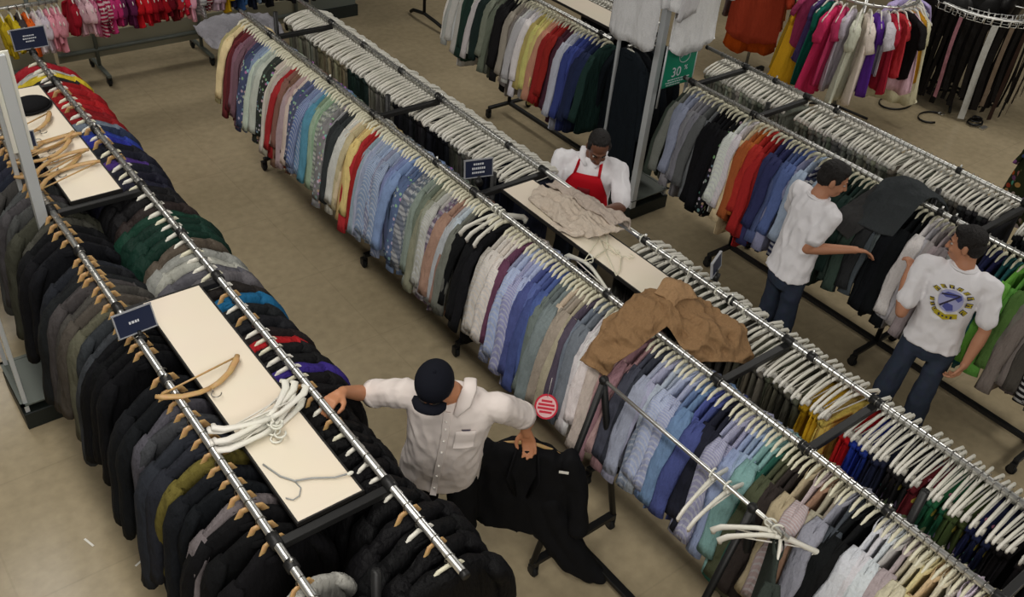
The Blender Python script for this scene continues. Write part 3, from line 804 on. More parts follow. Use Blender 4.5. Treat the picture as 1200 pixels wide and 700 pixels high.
XA, XB, XC, XD, XE, XF = .855, 1.372, 3.048, 3.60, 5.53, 6.17
double_rack('coat_rack', 'chrome double rail rack of dark coats and jackets with two cream boards', XA, XB, (.7, 7.0), (1.68, 7.15),
            [2.22, 3.92, 4.98, 6.62], [1.9, 3.6, 5.3, 6.8], [(XA, 4.5), (XA, 2.08), (XA, 3.3), (XB, 4.4), (XB, 5.8)], rail_r=.0175)
double_rack('shirt_rack', 'long chrome double rail rack of shirts and white hangers', XC, XD, (.0, 7.28), (.25, 7.35),
            [6.72, 5.14, 3.93, 1.9, 1.36, .4], [7.2, 5.4, 4.1, 2.65, .9], [(XC, 5.75), (XC, 4.35), (XC, 2.7), (XC, .92), (XD, 6.2), (XD, 5.65), (XD, 5.1), (XD, 4.3), (XD, 2.98), (XD, 2.3), (XD, 1.75)])
double_rack('back_rack', 'chrome double rail rack of clothes behind the two young men', XE, XF, (.9, 4.50), (.9, 4.85),
            [3.78, 1.95, 4.42], [3.9, 2.4, 1.1], [(XE, 2.1), (XE, 2.2), (XF, 3.5), (XF, 2.45), (XF, 4.1)])
double_rack('back_rack', 'chrome double rail rack beyond the green sale sign', XE, XF, (5.36, 7.7), (5.4, 7.7),
            [5.5, 6.5, 7.5], [7.05, 5.7], [(XE, 7.0)])

# boards lying across the rails
def board(label, x0, x1, y0, y1, z=1.489):
    t = thing('shelf_board', label, 'board', ((x0 + x1) / 2, (y0 + y1) / 2, z))
    boxobj('panel', (0, 0, 0), (x1 - x0, y1 - y0, .016), BOARD, t, .002)
    for s in (-1, 1): boxobj('edge_strip', (s * ((x1 - x0) / 2 + .004), 0, -.002), (.008, y1 - y0, .022), EDGE, t, label='dark edge strip')
    boxobj('edge_strip', (0, -(y1 - y0) / 2 - .004, -.002), (x1 - x0 + .016, .008, .022), EDGE, t, label='dark edge strip')
    boxobj('edge_strip', (0, (y1 - y0) / 2 + .004, -.002), (x1 - x0 + .016, .008, .022), EDGE, t, label='dark edge strip')
board('cream board over the coat rack with white hangers piled on it', .972, 1.262, 2.255, 3.905)
board('cream board over the coat rack with black cap and wooden hangers', .975, 1.258, 5.02, 6.61)
board('cream board on the shirt rack under rumpled beige clothes', 3.222, 3.462, 2.10, 3.87)
board('cream board on the rack beyond the white display tower shirts', 5.70, 5.98, 5.52, 6.95)

# ------------------------------------------------------------------ garments on the rails
S = 'shirt'; T = 'trousers'
P = 'on the rail facing the aisle'
C_KEYS = [
 (7.22, (226, 206, 150), 'cream yellow shirt', 'shirt', 'shirt', S, 'plain', .08), (7.10, (124, 44, 50), 'maroon shirt', 'shirt', 'shirt', S, 'plain', .06), (6.94, (140, 96, 112), 'mauve shirt', 'shirt', 'shirt', S, 'plain'),
 (6.83, (74, 82, 120), 'navy patterned shirt', 'shirt', 'shirt', S, 'print'), (6.72, (150, 172, 205), 'pale blue shirt at the far end', 'shirt', 'shirt', S, 'plain'), (6.62, (196, 208, 196), 'pale mint shirt', 'shirt', 'shirt', S, 'plain'),
 (6.50, (58, 66, 60), 'dark printed shirt', 'shirt', 'shirt', S, 'print'), (6.37, (222, 214, 198), 'cream shirt beside the red one', 'shirt', 'shirt', S, 'plain'), (6.24, (196, 44, 44), 'red shirt near the far end', 'shirt', 'shirt', S, 'plain'),
 (6.18, (142, 100, 82), 'brown shirt', 'shirt', 'shirt', S, 'plain'), (6.08, (212, 180, 176), 'dusty pink shirt', 'shirt', 'shirt', S, 'plain'), (5.98, (96, 104, 146), 'slate blue patterned shirt', 'shirt', 'shirt', S, 'print'),
 (5.84, (116, 146, 200), 'mid blue shirt', 'shirt', 'shirt', S, 'stripe'), (5.74, (84, 160, 190), 'turquoise shirt', 'shirt', 'shirt', S, 'plain'), (5.69, (150, 176, 140), 'light green shirt', 'shirt', 'shirt', S, 'plain'),
 (5.58, (160, 166, 150), 'grey green checked shirt', 'shirt', 'shirt', S, 'plaid'), (5.49, (140, 142, 140), 'grey patterned shirt', 'shirt', 'shirt', S, 'print'), (5.40, (54, 56, 58), 'charcoal shirt', 'shirt', 'shirt', S, 'plain'),
 (5.30, (232, 228, 220), 'white shirt beside the yellow ones', 'shirt', 'shirt', S, 'plain'), (5.20, (226, 206, 160), 'pale cream shirt', 'shirt', 'shirt', S, 'plain'), (5.14, (232, 196, 110), 'yellow shirt', 'polo_shirt', 'shirt', S, 'plain'),
 (5.06, (200, 40, 40), 'red polo shirt', 'polo_shirt', 'shirt', S, 'plain'), (4.97, (176, 190, 218), 'pale blue shirt after the red polos', 'shirt', 'shirt', S, 'plain'), (4.84, (146, 164, 205), 'light blue striped shirt', 'shirt', 'shirt', S, 'stripe'),
 (4.66, (124, 142, 190), 'blue shirt by the striped ones', 'shirt', 'shirt', S, 'plain'), (4.50, (92, 112, 158), 'blue patterned shirt', 'shirt', 'shirt', S, 'print'), (4.40, (128, 142, 160), 'grey blue shirt', 'shirt', 'shirt', S, 'plaid'),
 (4.30, (126, 142, 126), 'sage green shirt', 'shirt', 'shirt', S, 'plain'), (4.20, (164, 168, 140), 'khaki green shirt', 'shirt', 'shirt', S, 'plain'), (4.12, (178, 172, 160), 'stone striped shirt', 'shirt', 'shirt', S, 'stripe'),
 (4.05, (132, 104, 130), 'plum shirt', 'shirt', 'shirt', S, 'plaid'), (3.99, (168, 128, 108), 'tan shirt before the pale grey ones', 'shirt', 'shirt', S, 'plain'), (3.93, (202, 208, 220), 'pale grey shirt', 'shirt', 'shirt', S, 'plain'),
 (3.86, (108, 110, 104), 'grey shirt beside the black ones', 'shirt', 'shirt', S, 'plain'), (3.80, (22, 23, 26), 'black shirt by the navy sign', 'shirt', 'shirt', S, 'plain', .05), (3.60, None),
 (3.56, (228, 220, 202), 'cream shirt after the gap', 'shirt', 'shirt', S, 'stripe'), (3.40, (110, 66, 92), 'plum purple shirt', 'shirt', 'shirt', S, 'plain', .04), (3.36, (160, 170, 220), 'periwinkle blue shirt', 'shirt', 'shirt', S, 'stripe'),
 (3.17, (90, 108, 190), 'bright blue shirt', 'shirt', 'shirt', S, 'plain'), (3.02, (124, 140, 136), 'grey green shirt after the bright blue', 'shirt', 'shirt', S, 'plain'), (2.92, (190, 178, 154), 'beige shirt by the grey green ones', 'shirt', 'shirt', S, 'plain'),
 (2.79, (92, 78, 96), 'dark plum shirt', 'shirt', 'shirt', S, 'plain', .045), (2.74, (136, 142, 160), 'grey lavender shirt', 'shirt', 'shirt', S, 'plain', .045), (2.66, (234, 232, 228), 'white shirt before the pink ones', 'shirt', 'shirt', S, 'plain'),
 (2.54, (226, 214, 194), 'ivory shirt before the pink ones', 'shirt', 'shirt', S, 'plain'), (2.46, (198, 148, 150), 'pink shirt beside the tan jacket', 'shirt', 'shirt', S, 'plain'), (2.30, (70, 74, 88), 'dark grey shirt under the tan jacket', 'shirt', 'shirt', S, 'plain'),
 (2.22, (168, 178, 200), 'grey blue shirt under the tan jacket', 'shirt', 'shirt', S, 'plain'), (2.10, (150, 170, 206), 'pale blue shirt by the tan jacket', 'shirt', 'shirt', S, 'stripe'), (1.98, (118, 148, 200), 'sky blue shirt', 'shirt', 'shirt', S, 'plain'),
 (1.90, (72, 92, 160), 'royal blue shirt', 'shirt', 'shirt', S, 'plain'), (1.81, (40, 44, 62), 'navy black shirt', 'shirt', 'shirt', S, 'plain'), (1.73, (158, 160, 202), 'lavender shirt', 'shirt', 'shirt', S, 'stripe'),
 (1.62, (142, 168, 204), 'light blue shirt by the teal ones', 'shirt', 'shirt', S, 'plain'), (1.52, (130, 186, 186), 'teal shirt', 'shirt', 'shirt', S, 'plain'), (1.46, (40, 110, 92), 'dark green shirt', 'shirt', 'shirt', S, 'plain'),
 (1.42, (84, 86, 60), 'olive shirt', 'shirt', 'shirt', S, 'plain'), (1.36, (52, 46, 42), 'dark brown shirt', 'shirt', 'shirt', S, 'plain'), (1.30, (186, 166, 136), 'tan shirt after the dark brown ones', 'shirt', 'shirt', S, 'plain'),
 (1.25, (206, 184, 174), 'pinkish beige shirt', 'shirt', 'shirt', S, 'stripe'), (1.21, (198, 150, 120), 'salmon tan shirt', 'shirt', 'shirt', S, 'plain'), (1.17, (196, 184, 158), 'beige shirt after the salmon one', 'shirt', 'shirt', S, 'plain'),
 (1.10, (136, 138, 152), 'grey lavender shirt near the camera', 'shirt', 'shirt', S, 'plain'), (1.07, (76, 82, 92), 'charcoal shirt near the camera', 'shirt', 'shirt', S, 'plain'), (1.03, (24, 26, 28), 'black shirt near the camera', 'shirt', 'shirt', S, 'plain', .04),
 (0.95, None), (0.93, (228, 228, 230), 'white shirt after the black ones', 'shirt', 'shirt', S, 'plain'), (0.83, (200, 190, 188), 'pale taupe shirt', 'shirt', 'shirt', S, 'plain'), (0.75, (206, 194, 170), 'oatmeal shirt', 'shirt', 'shirt', S, 'plain'),
 (0.69, (232, 208, 150), 'butter yellow shirt', 'shirt', 'shirt', S, 'plain'), (0.61, (222, 206, 170), 'cream beige shirt', 'shirt', 'shirt', S, 'stripe'), (0.53, (210, 202, 212), 'lavender white shirt', 'shirt', 'shirt', S, 'plain'),
 (0.45, (214, 204, 168), 'straw coloured shirt', 'shirt', 'shirt', S, 'plain'), (0.37, (190, 150, 160), 'pink grey shirt at the near end', 'shirt', 'shirt', S, 'stripe'), (0.29, (190, 60, 66), 'red shirt at the near end', 'shirt', 'shirt', S, 'plain')]
runs('C', XC, 1.5, C_KEYS, .10, .036, P, 'cream')

P = 'on the clip hanger rail'
def tr(y, c, d, p='plain', pitch=None): return (y, c, d + ' trousers on clip hanger', 'trousers', 'trousers', T, p) + ((pitch,) if pitch else ())
def sk(y, c, d, p='plain'): return (y, c, d + ' skirt on clip hanger', 'skirt', 'skirt', 'skirt', p)
D_KEYS = [tr(7.2, (128, 128, 112), 'sage grey'), tr(6.65, (150, 142, 116), 'khaki'), tr(6.2, (40, 56, 50), 'dark green'), tr(5.9, (120, 118, 108), 'stone grey'), tr(5.5, (38, 38, 42), 'charcoal'),
          tr(5.05, (24, 25, 30), 'black'), tr(4.75, (96, 96, 88), 'olive grey'), tr(4.4, (30, 34, 48), 'navy'), (3.98, None),
          tr(3.05, (96, 96, 88), 'smoke grey', 'plain', .055), (2.16, None), tr(2.12, (118, 116, 100), 'moss grey'), tr(1.85, (92, 92, 78), 'olive'), sk(1.66, (212, 160, 36), 'golden yellow'),
          sk(1.52, (210, 180, 100), 'straw yellow'), (1.46, None), sk(1.40, (180, 28, 34), 'red'), sk(1.34, (36, 60, 150), 'bright blue'), sk(1.24, (34, 38, 60), 'dark navy'), sk(1.14, (38, 36, 38), 'black flowered', 'floral'),
          sk(1.00, (120, 40, 52), 'wine flowered', 'floral'), sk(.92, (40, 100, 70), 'green flowered', 'floral'), sk(.82, (60, 72, 40), 'olive flowered', 'floral'), sk(.72, (30, 36, 70), 'navy flowered', 'floral'), sk(.6, (24, 22, 24), 'black')]
runs('D', XD, 1.5, D_KEYS, .30, .037, P, 'clip')

P = 'on the wooden hanger rail'
def jk(y, c, d, p=.075): return (y, c, d + ' jacket on wooden hanger', 'jacket', 'jacket', 'jacket', 'plain', p)
A_KEYS = [jk(6.8, (26, 28, 34), 'black navy', .09), jk(6.0, (40, 44, 54), 'dark slate', .09), jk(5.55, (74, 76, 74), 'dark grey', .10), jk(5.12, (64, 66, 58), 'charcoal green', .11), jk(4.92, (22, 23, 26), 'black', .10), (4.62, None),
          jk(4.50, (34, 36, 40), 'slate black', .08), jk(4.30, (78, 76, 72), 'warm grey', .08), jk(4.14, (88, 84, 74), 'brownish grey', .085), jk(3.97, (54, 56, 60), 'dark slate grey', .085), jk(3.80, (14, 15, 18), 'plain black', .07), (3.55, None),
          jk(3.40, (24, 26, 30), 'near black', .09), jk(3.22, (78, 80, 84), 'grey', .09), jk(3.04, (44, 48, 54), 'blue charcoal', .085), jk(2.86, (116, 104, 54), 'olive mustard', .12), jk(2.74, (22, 24, 28), 'soft black', .085),
          jk(2.58, (120, 118, 120), 'pale grey', .1), jk(2.48, (16, 16, 18), 'deep black', .09), (2.20, None), jk(2.06, (160, 160, 156), 'silver grey', .1), jk(1.94, (14, 14, 16), 'pitch black', .09)]
runs('A', XA, 1.5, A_KEYS, 1.6, .075, P, 'wood')

P = 'on the coat rail'
def ct(y, c, d, p=.098, pat='nylon'): return (y, c, d + ' winter coat', 'winter_coat', 'puffer', 'coat', pat, p)
B_KEYS = [ct(7.1, (150, 30, 34), 'dark red'), ct(7.0, (216, 216, 212), 'white and grey'), ct(6.9, (214, 190, 50), 'yellow'), ct(6.84, (40, 40, 44), 'black far end'), ct(6.76, (176, 26, 34), 'red'), ct(6.36, (140, 22, 28), 'deep red'), ct(6.08, (110, 124, 134), 'grey blue'),
          ct(5.99, (44, 56, 84), 'navy'), ct(5.9, (40, 52, 140), 'royal blue'), ct(5.74, (26, 28, 40), 'blue black'), ct(5.5, (62, 40, 110), 'purple'), ct(5.4, (28, 30, 44), 'midnight'), ct(5.1, (22, 22, 24), 'plain black'), ct(4.9, (44, 36, 34), 'brown black'), ct(4.78, (18, 52, 40), 'forest green'),
          ct(4.42, (92, 86, 72), 'olive brown'), ct(4.33, (166, 166, 158), 'pale grey'), ct(4.14, (92, 94, 96), 'mid grey'), ct(3.97, (40, 36, 36), 'dark brown'), ct(3.84, (26, 90, 130), 'teal blue'), ct(3.74, (28, 30, 34), 'soft black'), ct(3.5, (34, 24, 26), 'maroon black'), ct(3.42, (150, 20, 30), 'red lined', .07), ct(3.35, (20, 20, 22), 'deep black'), ct(3.17, (50, 36, 120), 'violet lined', .07),
          ct(3.1, (14, 13, 15), 'black quilted'), ct(2.75, (9, 9, 11), 'jet black'), ct(2.35, (11, 11, 13), 'black wool')]
runs('B', XB, 1.5, B_KEYS, 1.72, .085, P, 'plastic')

P = 'behind the young men'
def e(y, c, d, pat='plain', nm='shirt', kd='shirt', p=None): return (y, c, d, nm, kd, 'shirt', pat) + ((p,) if p else ())
E_KEYS = [e(4.45, (70, 80, 70), 'dark grey green shirt'), e(4.41, (112, 118, 112), 'grey shirt by the tower'), e(4.38, (164, 176, 200), 'pale blue shirt'), e(4.28, (150, 152, 156), 'light grey shirt'), e(4.15, (112, 112, 118), 'mid grey shirt'),
          e(4.05, (20, 20, 24), 'black shirt by the grey ones'), e(3.90, (28, 28, 34), 'black dotted shirt', 'print'), e(3.84, (228, 226, 222), 'white shirt', 'stripe'), e(3.74, (224, 208, 150), 'cream yellow shirt'), e(3.68, (226, 110, 40), 'orange shirt'), e(3.60, (200, 40, 36), 'red shirt'),
          e(3.46, (60, 64, 120), 'navy shirt'), e(3.34, (92, 110, 176), 'blue shirt'), e(3.22, (166, 180, 212), 'pale blue shirt beside the man'), e(3.12, (40, 48, 80), 'navy striped shirt', 'boldstripe'), e(3.02, (150, 170, 190), 'light blue shirt behind the man'), e(2.92, (36, 62, 54), 'dark green shirt'),
          e(2.74, (66, 82, 74), 'grey green sweater', 'plain', 'sweater'), e(2.62, (48, 50, 54), 'charcoal sweater', 'plain', 'sweater'), e(2.52, (92, 102, 108), 'steel grey sweater', 'plain', 'sweater'), e(2.42, (20, 24, 28), 'black sweater', 'plain', 'sweater'), e(2.24, (226, 222, 224), 'white shirt with open collar'),
          e(2.14, (212, 196, 198), 'pinkish white shirt'), e(2.04, (176, 172, 172), 'light grey shirt beside the orange one'), e(1.96, (224, 112, 52), 'orange shirt behind the young man'), e(1.92, (110, 100, 96), 'taupe shirt'), e(1.84, (40, 44, 90), 'navy shirt past the young man'), e(1.72, (30, 90, 96), 'dark teal shirt'),
          e(1.62, (110, 190, 60), 'lime green shirt', 'plain', 'polo_shirt', 'shirt'), e(1.52, (96, 150, 60), 'leaf green shirt'), e(1.46, (140, 130, 122), 'stone grey shirt'), e(1.32, (90, 82, 78), 'brown grey shirt'), e(1.2, (24, 24, 26), 'black and white striped shirt', 'boldstripe')]
runs('E', XE, 1.5, E_KEYS, 1.0, .042, P, 'cream')
P = 'beyond the sale sign'
E1_KEYS = [e(7.45, (232, 232, 230), 'white shirt at the far end'), e(7.2, (40, 70, 60), 'bottle green shirt'), e(7.08, (236, 236, 230), 'white shirt by the green ones'), e(6.98, (34, 52, 48), 'dark green shirt'), e(6.84, (130, 138, 118), 'sage shirt'), e(6.72, (30, 30, 32), 'black shirt'),
           e(6.55, (176, 168, 156), 'stone shirt'), e(6.42, (236, 234, 232), 'white shirt by the yellow ones'), e(6.24, (228, 210, 110), 'pale yellow shirt'), e(6.08, (226, 150, 120), 'peach shirt'), e(6.0, (196, 34, 36), 'red shirt by the peach one'), e(5.88, (90, 44, 58), 'wine shirt'),
           e(5.80, (200, 206, 226), 'pale blue shirt by the wine ones'), e(5.70, (60, 80, 160), 'bright blue shirt'), e(5.55, (40, 52, 92), 'navy shirt'), e(5.44, (36, 66, 60), 'dark green shirt by the coats', 'plain'),
           (5.32, (22, 24, 30), 'long black coat', 'long_coat', 'longcoat', 'coat', 'plain', .07)]
# the long coats hang past the rail's end on the tower's own arm
runs('E1', XE, 1.5, E1_KEYS[:-1], 5.40, .045, P, 'cream')
P = 'on the farthest hanger rail'
F_KEYS = [tr(4.7, (150, 152, 136), 'sage'), tr(4.2, (128, 130, 116), 'grey green'), (3.84, None), tr(3.72, (120, 122, 112), 'slate grey'), tr(3.2, (142, 140, 126), 'khaki'), tr(2.7, (110, 110, 102), 'dark olive'), tr(2.3, (60, 60, 62), 'charcoal'), (2.0, None), tr(1.9, (30, 30, 34), 'black'), tr(1.5, (64, 64, 70), 'dark grey')]
runs('F', XF, 1.5, F_KEYS, 1.05, .037, P, 'clip')

F1_KEYS = [tr(6.3, (70, 72, 70), 'dark grey'), tr(5.9, (34, 34, 38), 'coal black')]
runs('F1', XF, 1.5, F1_KEYS, 5.5, .04, 'beyond the farthest board', 'clip')
# long coats between rack and tower, on a short arm of the tower side

# ------------------------------------------------------------------ display towers
def tower(label, x0, x1, y0, y1, h, thick_corner=None, arm=None):
    t = thing('display_tower', label, 'display stand', ((x0 + x1) / 2, (y0 + y1) / 2, 0))
    w, d = (x1 - x0), (y1 - y0)
    b = boxobj('plinth', (0, 0, .065), (w, d, .13), TBASE, t, .006)
    for (c, dd) in (((0, -d / 2 + .012, .134), (w, .024, .01)), ((0, d / 2 - .012, .134), (w, .024, .01)), ((-w / 2 + .012, 0, .134), (.024, d, .01)), ((w / 2 - .012, 0, .134), (.024, d, .01))):
        boxobj('plinth_rim', c, dd, TTOP, b, label='pale grey rim strip')
    boxobj('plinth_top', (0, 0, .132), (w - .05, d - .05, .006), TTOP, b)
    for sx in (-1, 1):
        for sy in (-1, 1):
            th = .058 if (sx, sy) == thick_corner else .026
            boxobj('post', (sx * (w / 2 - .03), sy * (d / 2 - .03), h / 2 + .06), (th, th, h - .1), TOWER, t, .003)
    for sy in (-1, 1): boxobj('top_bar', (0, sy * (d / 2 - .03), h), (w - .03, .022, .022), TOWER, t)
    for sx in (-1, 1): boxobj('top_bar', (sx * (w / 2 - .03), 0, h), (.022, d - .03, .022), TOWER, t)
    if arm:
        mb = MB(); mb.tube([(-w / 2 + .03, arm[0], arm[1]), (w / 2 - .03, arm[0], arm[1])], .012, 12); part('hang_bar', mb, CHROME, t)
    return t
tower('grey display tower with dark plinth beside the green sale sign', 5.49, 5.97, 4.78, 5.30, 2.42, (-1, -1), (.12, 1.52))
tl_ = tower('grey display tower with dark plinth beside the jackets', .40, .83, 4.97, 5.46, 2.42, (1, -1))
boxobj('white_panel', (.185, -.215, 2.16), (.10, .012, .56), WHITEP, tl_, label='white upright panel')
tf = thing('display_plinth', 'pale grey display plinth with dark kick base beyond the shirt rack', 'display stand', (5.42, 10.45, 0))
boxobj('kick_base', (0, 0, .07), (.78, .6, .14), TBASE, tf); boxobj('cabinet_panel', (0, 0, .5), (.74, .56, .72), TTOP, tf, .006); boxobj('top_rim', (0, 0, .87), (.78, .6, .03), TOWER, tf, .004)
for i, x in enumerate((5.56, 5.64, 5.73, 5.82, 5.90)):
    hang('long_coat', 'longcoat', (x, 5.16, 1.52), (22, 24, 30) if i % 2 else (30, 36, 42), 'plain', f'long black coat, {ORD[i]} of five inside the display tower', 'coat', 'long coats in the tower', yaw=R(90 + RNG.uniform(-6, 6)), hanger='plastic')
hang('hanging_tshirt', 'tee', (5.43, 5.06, 2.37), (255, 255, 255), 'plain', 'white t-shirt hung on the aisle face of the display tower', 'shirt', 'white t-shirts on the tower', yaw=R(90), hanger='plastic', var=1, jit=1, sc=1.06)
hang('hanging_tshirt', 'tee', (5.80, 4.72, 2.40), (255, 255, 255), 'plain', 'white t-shirt hung on the tower above the green sale sign', 'shirt', 'white t-shirts on the tower', yaw=R(3), hanger='plastic', var=0, jit=1, sc=1.12)
hang('hanging_tshirt', 'tee', (5.62, 4.66, 2.62), (255, 252, 255), 'plain', 'white t-shirt hung highest on the display tower corner', 'shirt', 'white t-shirts on the tower', yaw=R(20), hanger='plastic', var=3, jit=1)

def text(name, body, size, loc, rot, mt, parent, ext=.001):
    cu = bpy.data.curves.new(name, 'FONT'); cu.body = body; cu.size = size; cu.extrude = ext; cu.align_x = 'CENTER'; cu.align_y = 'CENTER'
    tmp = bpy.data.objects.new('tmp', cu); COL.objects.link(tmp)
    bpy.context.view_layer.update()
    me = bpy.data.meshes.new_from_object(tmp.evaluated_get(bpy.context.evaluated_depsgraph_get()))
    bpy.data.objects.remove(tmp); bpy.data.curves.remove(cu)
    me.name = name; me.materials.clear(); me.materials.append(mt)
    o = link(name, me, parent, loc); o.rotation_euler = rot
    return o

sg = thing('sale_sign', 'green sale sign reading 30% on the display tower', 'sign', (5.715, 4.735, 1.47))
boxobj('panel', (0, 0, 0), (.36, .008, .33), GREENS, sg, .002)
for s in (-1, 1):
    mb = MB(); mb.tube([(s * .186, .004, -.34), (s * .186, .004, .2)], .008, 8); part('sign_post', mb, TOWER, sg)
text('numeral', '30', .115, (-.035, -.006, -.045), (R(90), 0, 0), PRINTW, sg)
text('percent_sign', '%', .06, (.075, -.006, -.022), (R(90), 0, 0), PRINTW, sg)
mb = MB(); mb.tube([(.035 + .062 * math.cos(a), -.006, .085 + .055 * math.sin(a)) for a in [k * 2 * math.pi / 28 for k in range(28)]], .003, 5, closed=True)
part('emblem_ring', mb, PRINTW, sg)
mb = MB(); mb.tube([(-.012, -.006, .075), (.02, -.006, .098), (.05, -.006, .092), (.082, -.006, .10)], [.002, .007, .008, .002], 6, flat=(.5, 1)); part('emblem_leaf', mb, PRINTW, sg)
for k, (x0, x1) in enumerate(((-.12, .12), (-.14, .06), (-.13, .02))):
    mb = MB(); x = x0
    while x < x1:
        w = RNG.uniform(.014, .034); mb.box((x + w / 2, -.0052, -.105 - k * .022), (w, .002, .008)); x += w + .007
    part('print_line', mb, PRINTW, sg, False)

def rail_sign(label, x, y, z, rz, tilt, lines, w=.185, h=.115):
    t = thing('rail_sign', label, 'sign', (x, y, z), rz)
    M = Matrix.Rotation(tilt, 3, 'X')
    c = M @ Vector((0, 0, h / 2 + .035))
    b = MB(); b.box(c, (w, .010, h), M=M); part('panel', b, NAVY, t, False)
    f = MB()
    for (p, d) in (((0, 0, h / 2), (w + .01, .014, .006)), ((0, 0, -h / 2), (w + .01, .014, .006)), ((w / 2, 0, 0), (.006, .014, h)), ((-w / 2, 0, 0), (.006, .014, h))):
        f.box(c + M @ Vector(p), d, M=M)
    part('frame', f, SIGNRIM, t, False)
    s = MB(); s.tube([(0, 0, .0), (0, 0, .045)], .010, 8); part('stem', s, STEEL, t)
    k = MB(); k.tube([(0, -.02, 0), (0, .02, 0)], .026, 12); part('clamp', k, BLACKM, t)
    for (dz, segs) in lines:
        g = MB()
        for (x0, x1, hh) in segs: g.box(c + M @ Vector(((x0 + x1) / 2, -.0065, dz)), (x1 - x0, .002, hh), M=M)
        part('print_line', g, PRINTW, t, False)
def words(n, w0, hh):
    out = []; x = -w0
    while x < w0 - .008:
        d = RNG.uniform(.006, .012); out.append((x, min(w0, x + d), hh)); x += d + .004
    return out
rail_sign('navy rail sign on the wooden hanger rail beside the cream board', .865, 3.645, 1.5, R(4), R(-22), [(.0, words(1, .03, .012))])
rail_sign('navy rail sign with three white lines on the shirt rail', 3.14, 4.02, 1.5, R(-16), R(-8), [(.03, words(1, .035, .012)), (.002, words(1, .045, .014)), (-.026, words(1, .045, .012))])
rail_sign('navy rail sign at the far end of the coat rail', 1.375, 7.13, 1.51, R(0), R(-10), [(.02, words(1, .04, .009)), (.0, words(1, .045, .009)), (-.02, words(1, .03, .009))], .23, .145)
rail_sign('dark rail sign seen edge-on over the clip hanger rail', 3.69, 2.50, 1.5, R(203), R(10), [(.01, words(1, .04, .012))], .15, .09)
rail_sign('navy rail sign beside the pile of wooden hangers', .93, 5.72, 1.47, R(-8), R(-15), [(.01, words(1, .04, .01))], .13, .11)

# ------------------------------------------------------------------ loose hangers
def loose(name, kind, label, loc, rz, flat=True, rx=90, group=None, ry=0):
    o = link(name, HANG[kind], None, loc); o.rotation_euler = (R(rx), R(ry), rz)
    tag(o, label, 'hanger', group)
    if kind == 'woodwide': link('hook', HOOK, o)
    return o
loose('wooden_hanger', 'woodwide', 'wooden hanger lying across the board beside the navy sign', (1.00, 3.085, 1.515), R(9))
for i, (x, y, rz, z) in enumerate(((1.02, 5.42, 14, 1.505), (1.0, 5.50, 22, 1.515), (1.03, 5.58, 18, 1.525), (.98, 5.62, 28, 1.53), (1.05, 5.72, 8, 1.51), (1.02, 5.90, 24, 1.51), (1.08, 5.98, 30, 1.52))):
    loose('wooden_hanger', 'woodwide', f'wooden hanger in the pile beside the black cap, {ORD[i]} from the board end', (x, y - .1, z), R(rz + 180 * (i % 2)), group='wooden hangers piled on the board')
WPILE = MB()
for s in (-1, 1):
    WPILE.tube([(0, 0, -.05), (s * .05, 0, -.056), (s * .12, 0, -.078), (s * .19, 0, -.105), (s * .222, 0, -.135), (s * .215, 0, -.158)], [(.012, .013), (.010, .012), (.009, .014), (.009, .018), (.009, .018), (.007, .010)], 8)
WPILE.tube([(-.15, 0, -.094), (.15, 0, -.094)], .004, 5)
WPILE.tube(hook_pts(.024, -.05), .005, 6)
HANG['thick'] = WPILE.mesh('hanger', WHITEP)
for i, (x, y, rz, z) in enumerate(((1.10, 2.70, 6, 1.505), (1.11, 2.735, 14, 1.515), (1.12, 2.70, 20, 1.525), (1.12, 2.77, 10, 1.535), (1.13, 2.75, 24, 1.545), (1.12, 2.73, 2, 1.552))):
    loose('white_hanger', 'thick', f'white plastic hanger, {ORD[i]} up in the pile on the coat rack board', (x, y, z), R(rz), group='white hangers piled on the board')
w = MB(); w.tube([(.99, 2.60, 1.502), (1.02, 2.50, 1.503), (1.055, 2.445, 1.505), (1.12, 2.42, 1.505), (1.20, 2.37, 1.506), (1.262, 2.35, 1.512)], .0042, 6)
w.tube([(1.055, 2.445, 1.505), (1.06, 2.40, 1.503), (1.035, 2.365, 1.503), (1.005, 2.36, 1.503), (.985, 2.385, 1.503)], .003, 6)
o = link('clear_hanger', w.mesh('clear_hanger', CLEARP)); tag(o, 'clear grey hanger lying on the near end of the coat rack board', 'hanger')
w = MB(); w.blob((0, 0, 0), (.016, .009, .008)); part('hanger_tip', w, WHITEP, o, loc=(1.262, 2.35, 1.512))
wm = MB()
for s_ in (-1, 1): wm.tube([(0, 0, -.05), (s_ * .12, 0, -.09), (s_ * .18, 0, -.13)], .0032, 6)
wm.tube([(-.18, 0, -.13), (.18, 0, -.13)], .0028, 5); wm.tube(hook_pts(), .0026, 5)
HANG['wire'] = wm.mesh('hanger', CREAMP)
for i, (x, y, rz) in enumerate(((3.36, 2.98, 30), (3.40, 2.90, 62))):
    loose('clear_hanger', 'wire', f'thin hanger lying on the board beside the {"beige clothes" if i == 0 else "tan jacket"}', (x, y, 1.506), R(rz))
loose('white_hook_hanger', 'thick', 'white hanger hooked over the dark board edge of the shirt rack', (3.205, 3.02, 1.49), R(84), rx=0)
for i, y in enumerate((3.72, 3.685, 3.65)):
    loose('empty_hanger', 'thick', f'empty white hanger on the shirt rail below the navy sign, {ORD[i]} of three', (XC, y, 1.5), R(-12 + 10 * i), rx=0, group='empty hangers below the navy sign')
for i, (y, rz) in enumerate(((3.0, 4), (2.86, -8), (2.75, 6), (2.62, 30), (2.4, -5), (2.3, 8), (2.2, 0))):
    loose('empty_hanger', 'thick', f'empty white hanger beside the shirt rack board, {ORD[i]} toward the near end', (XD, y, 1.5), R(rz), rx=0, group='empty hangers beside the board')

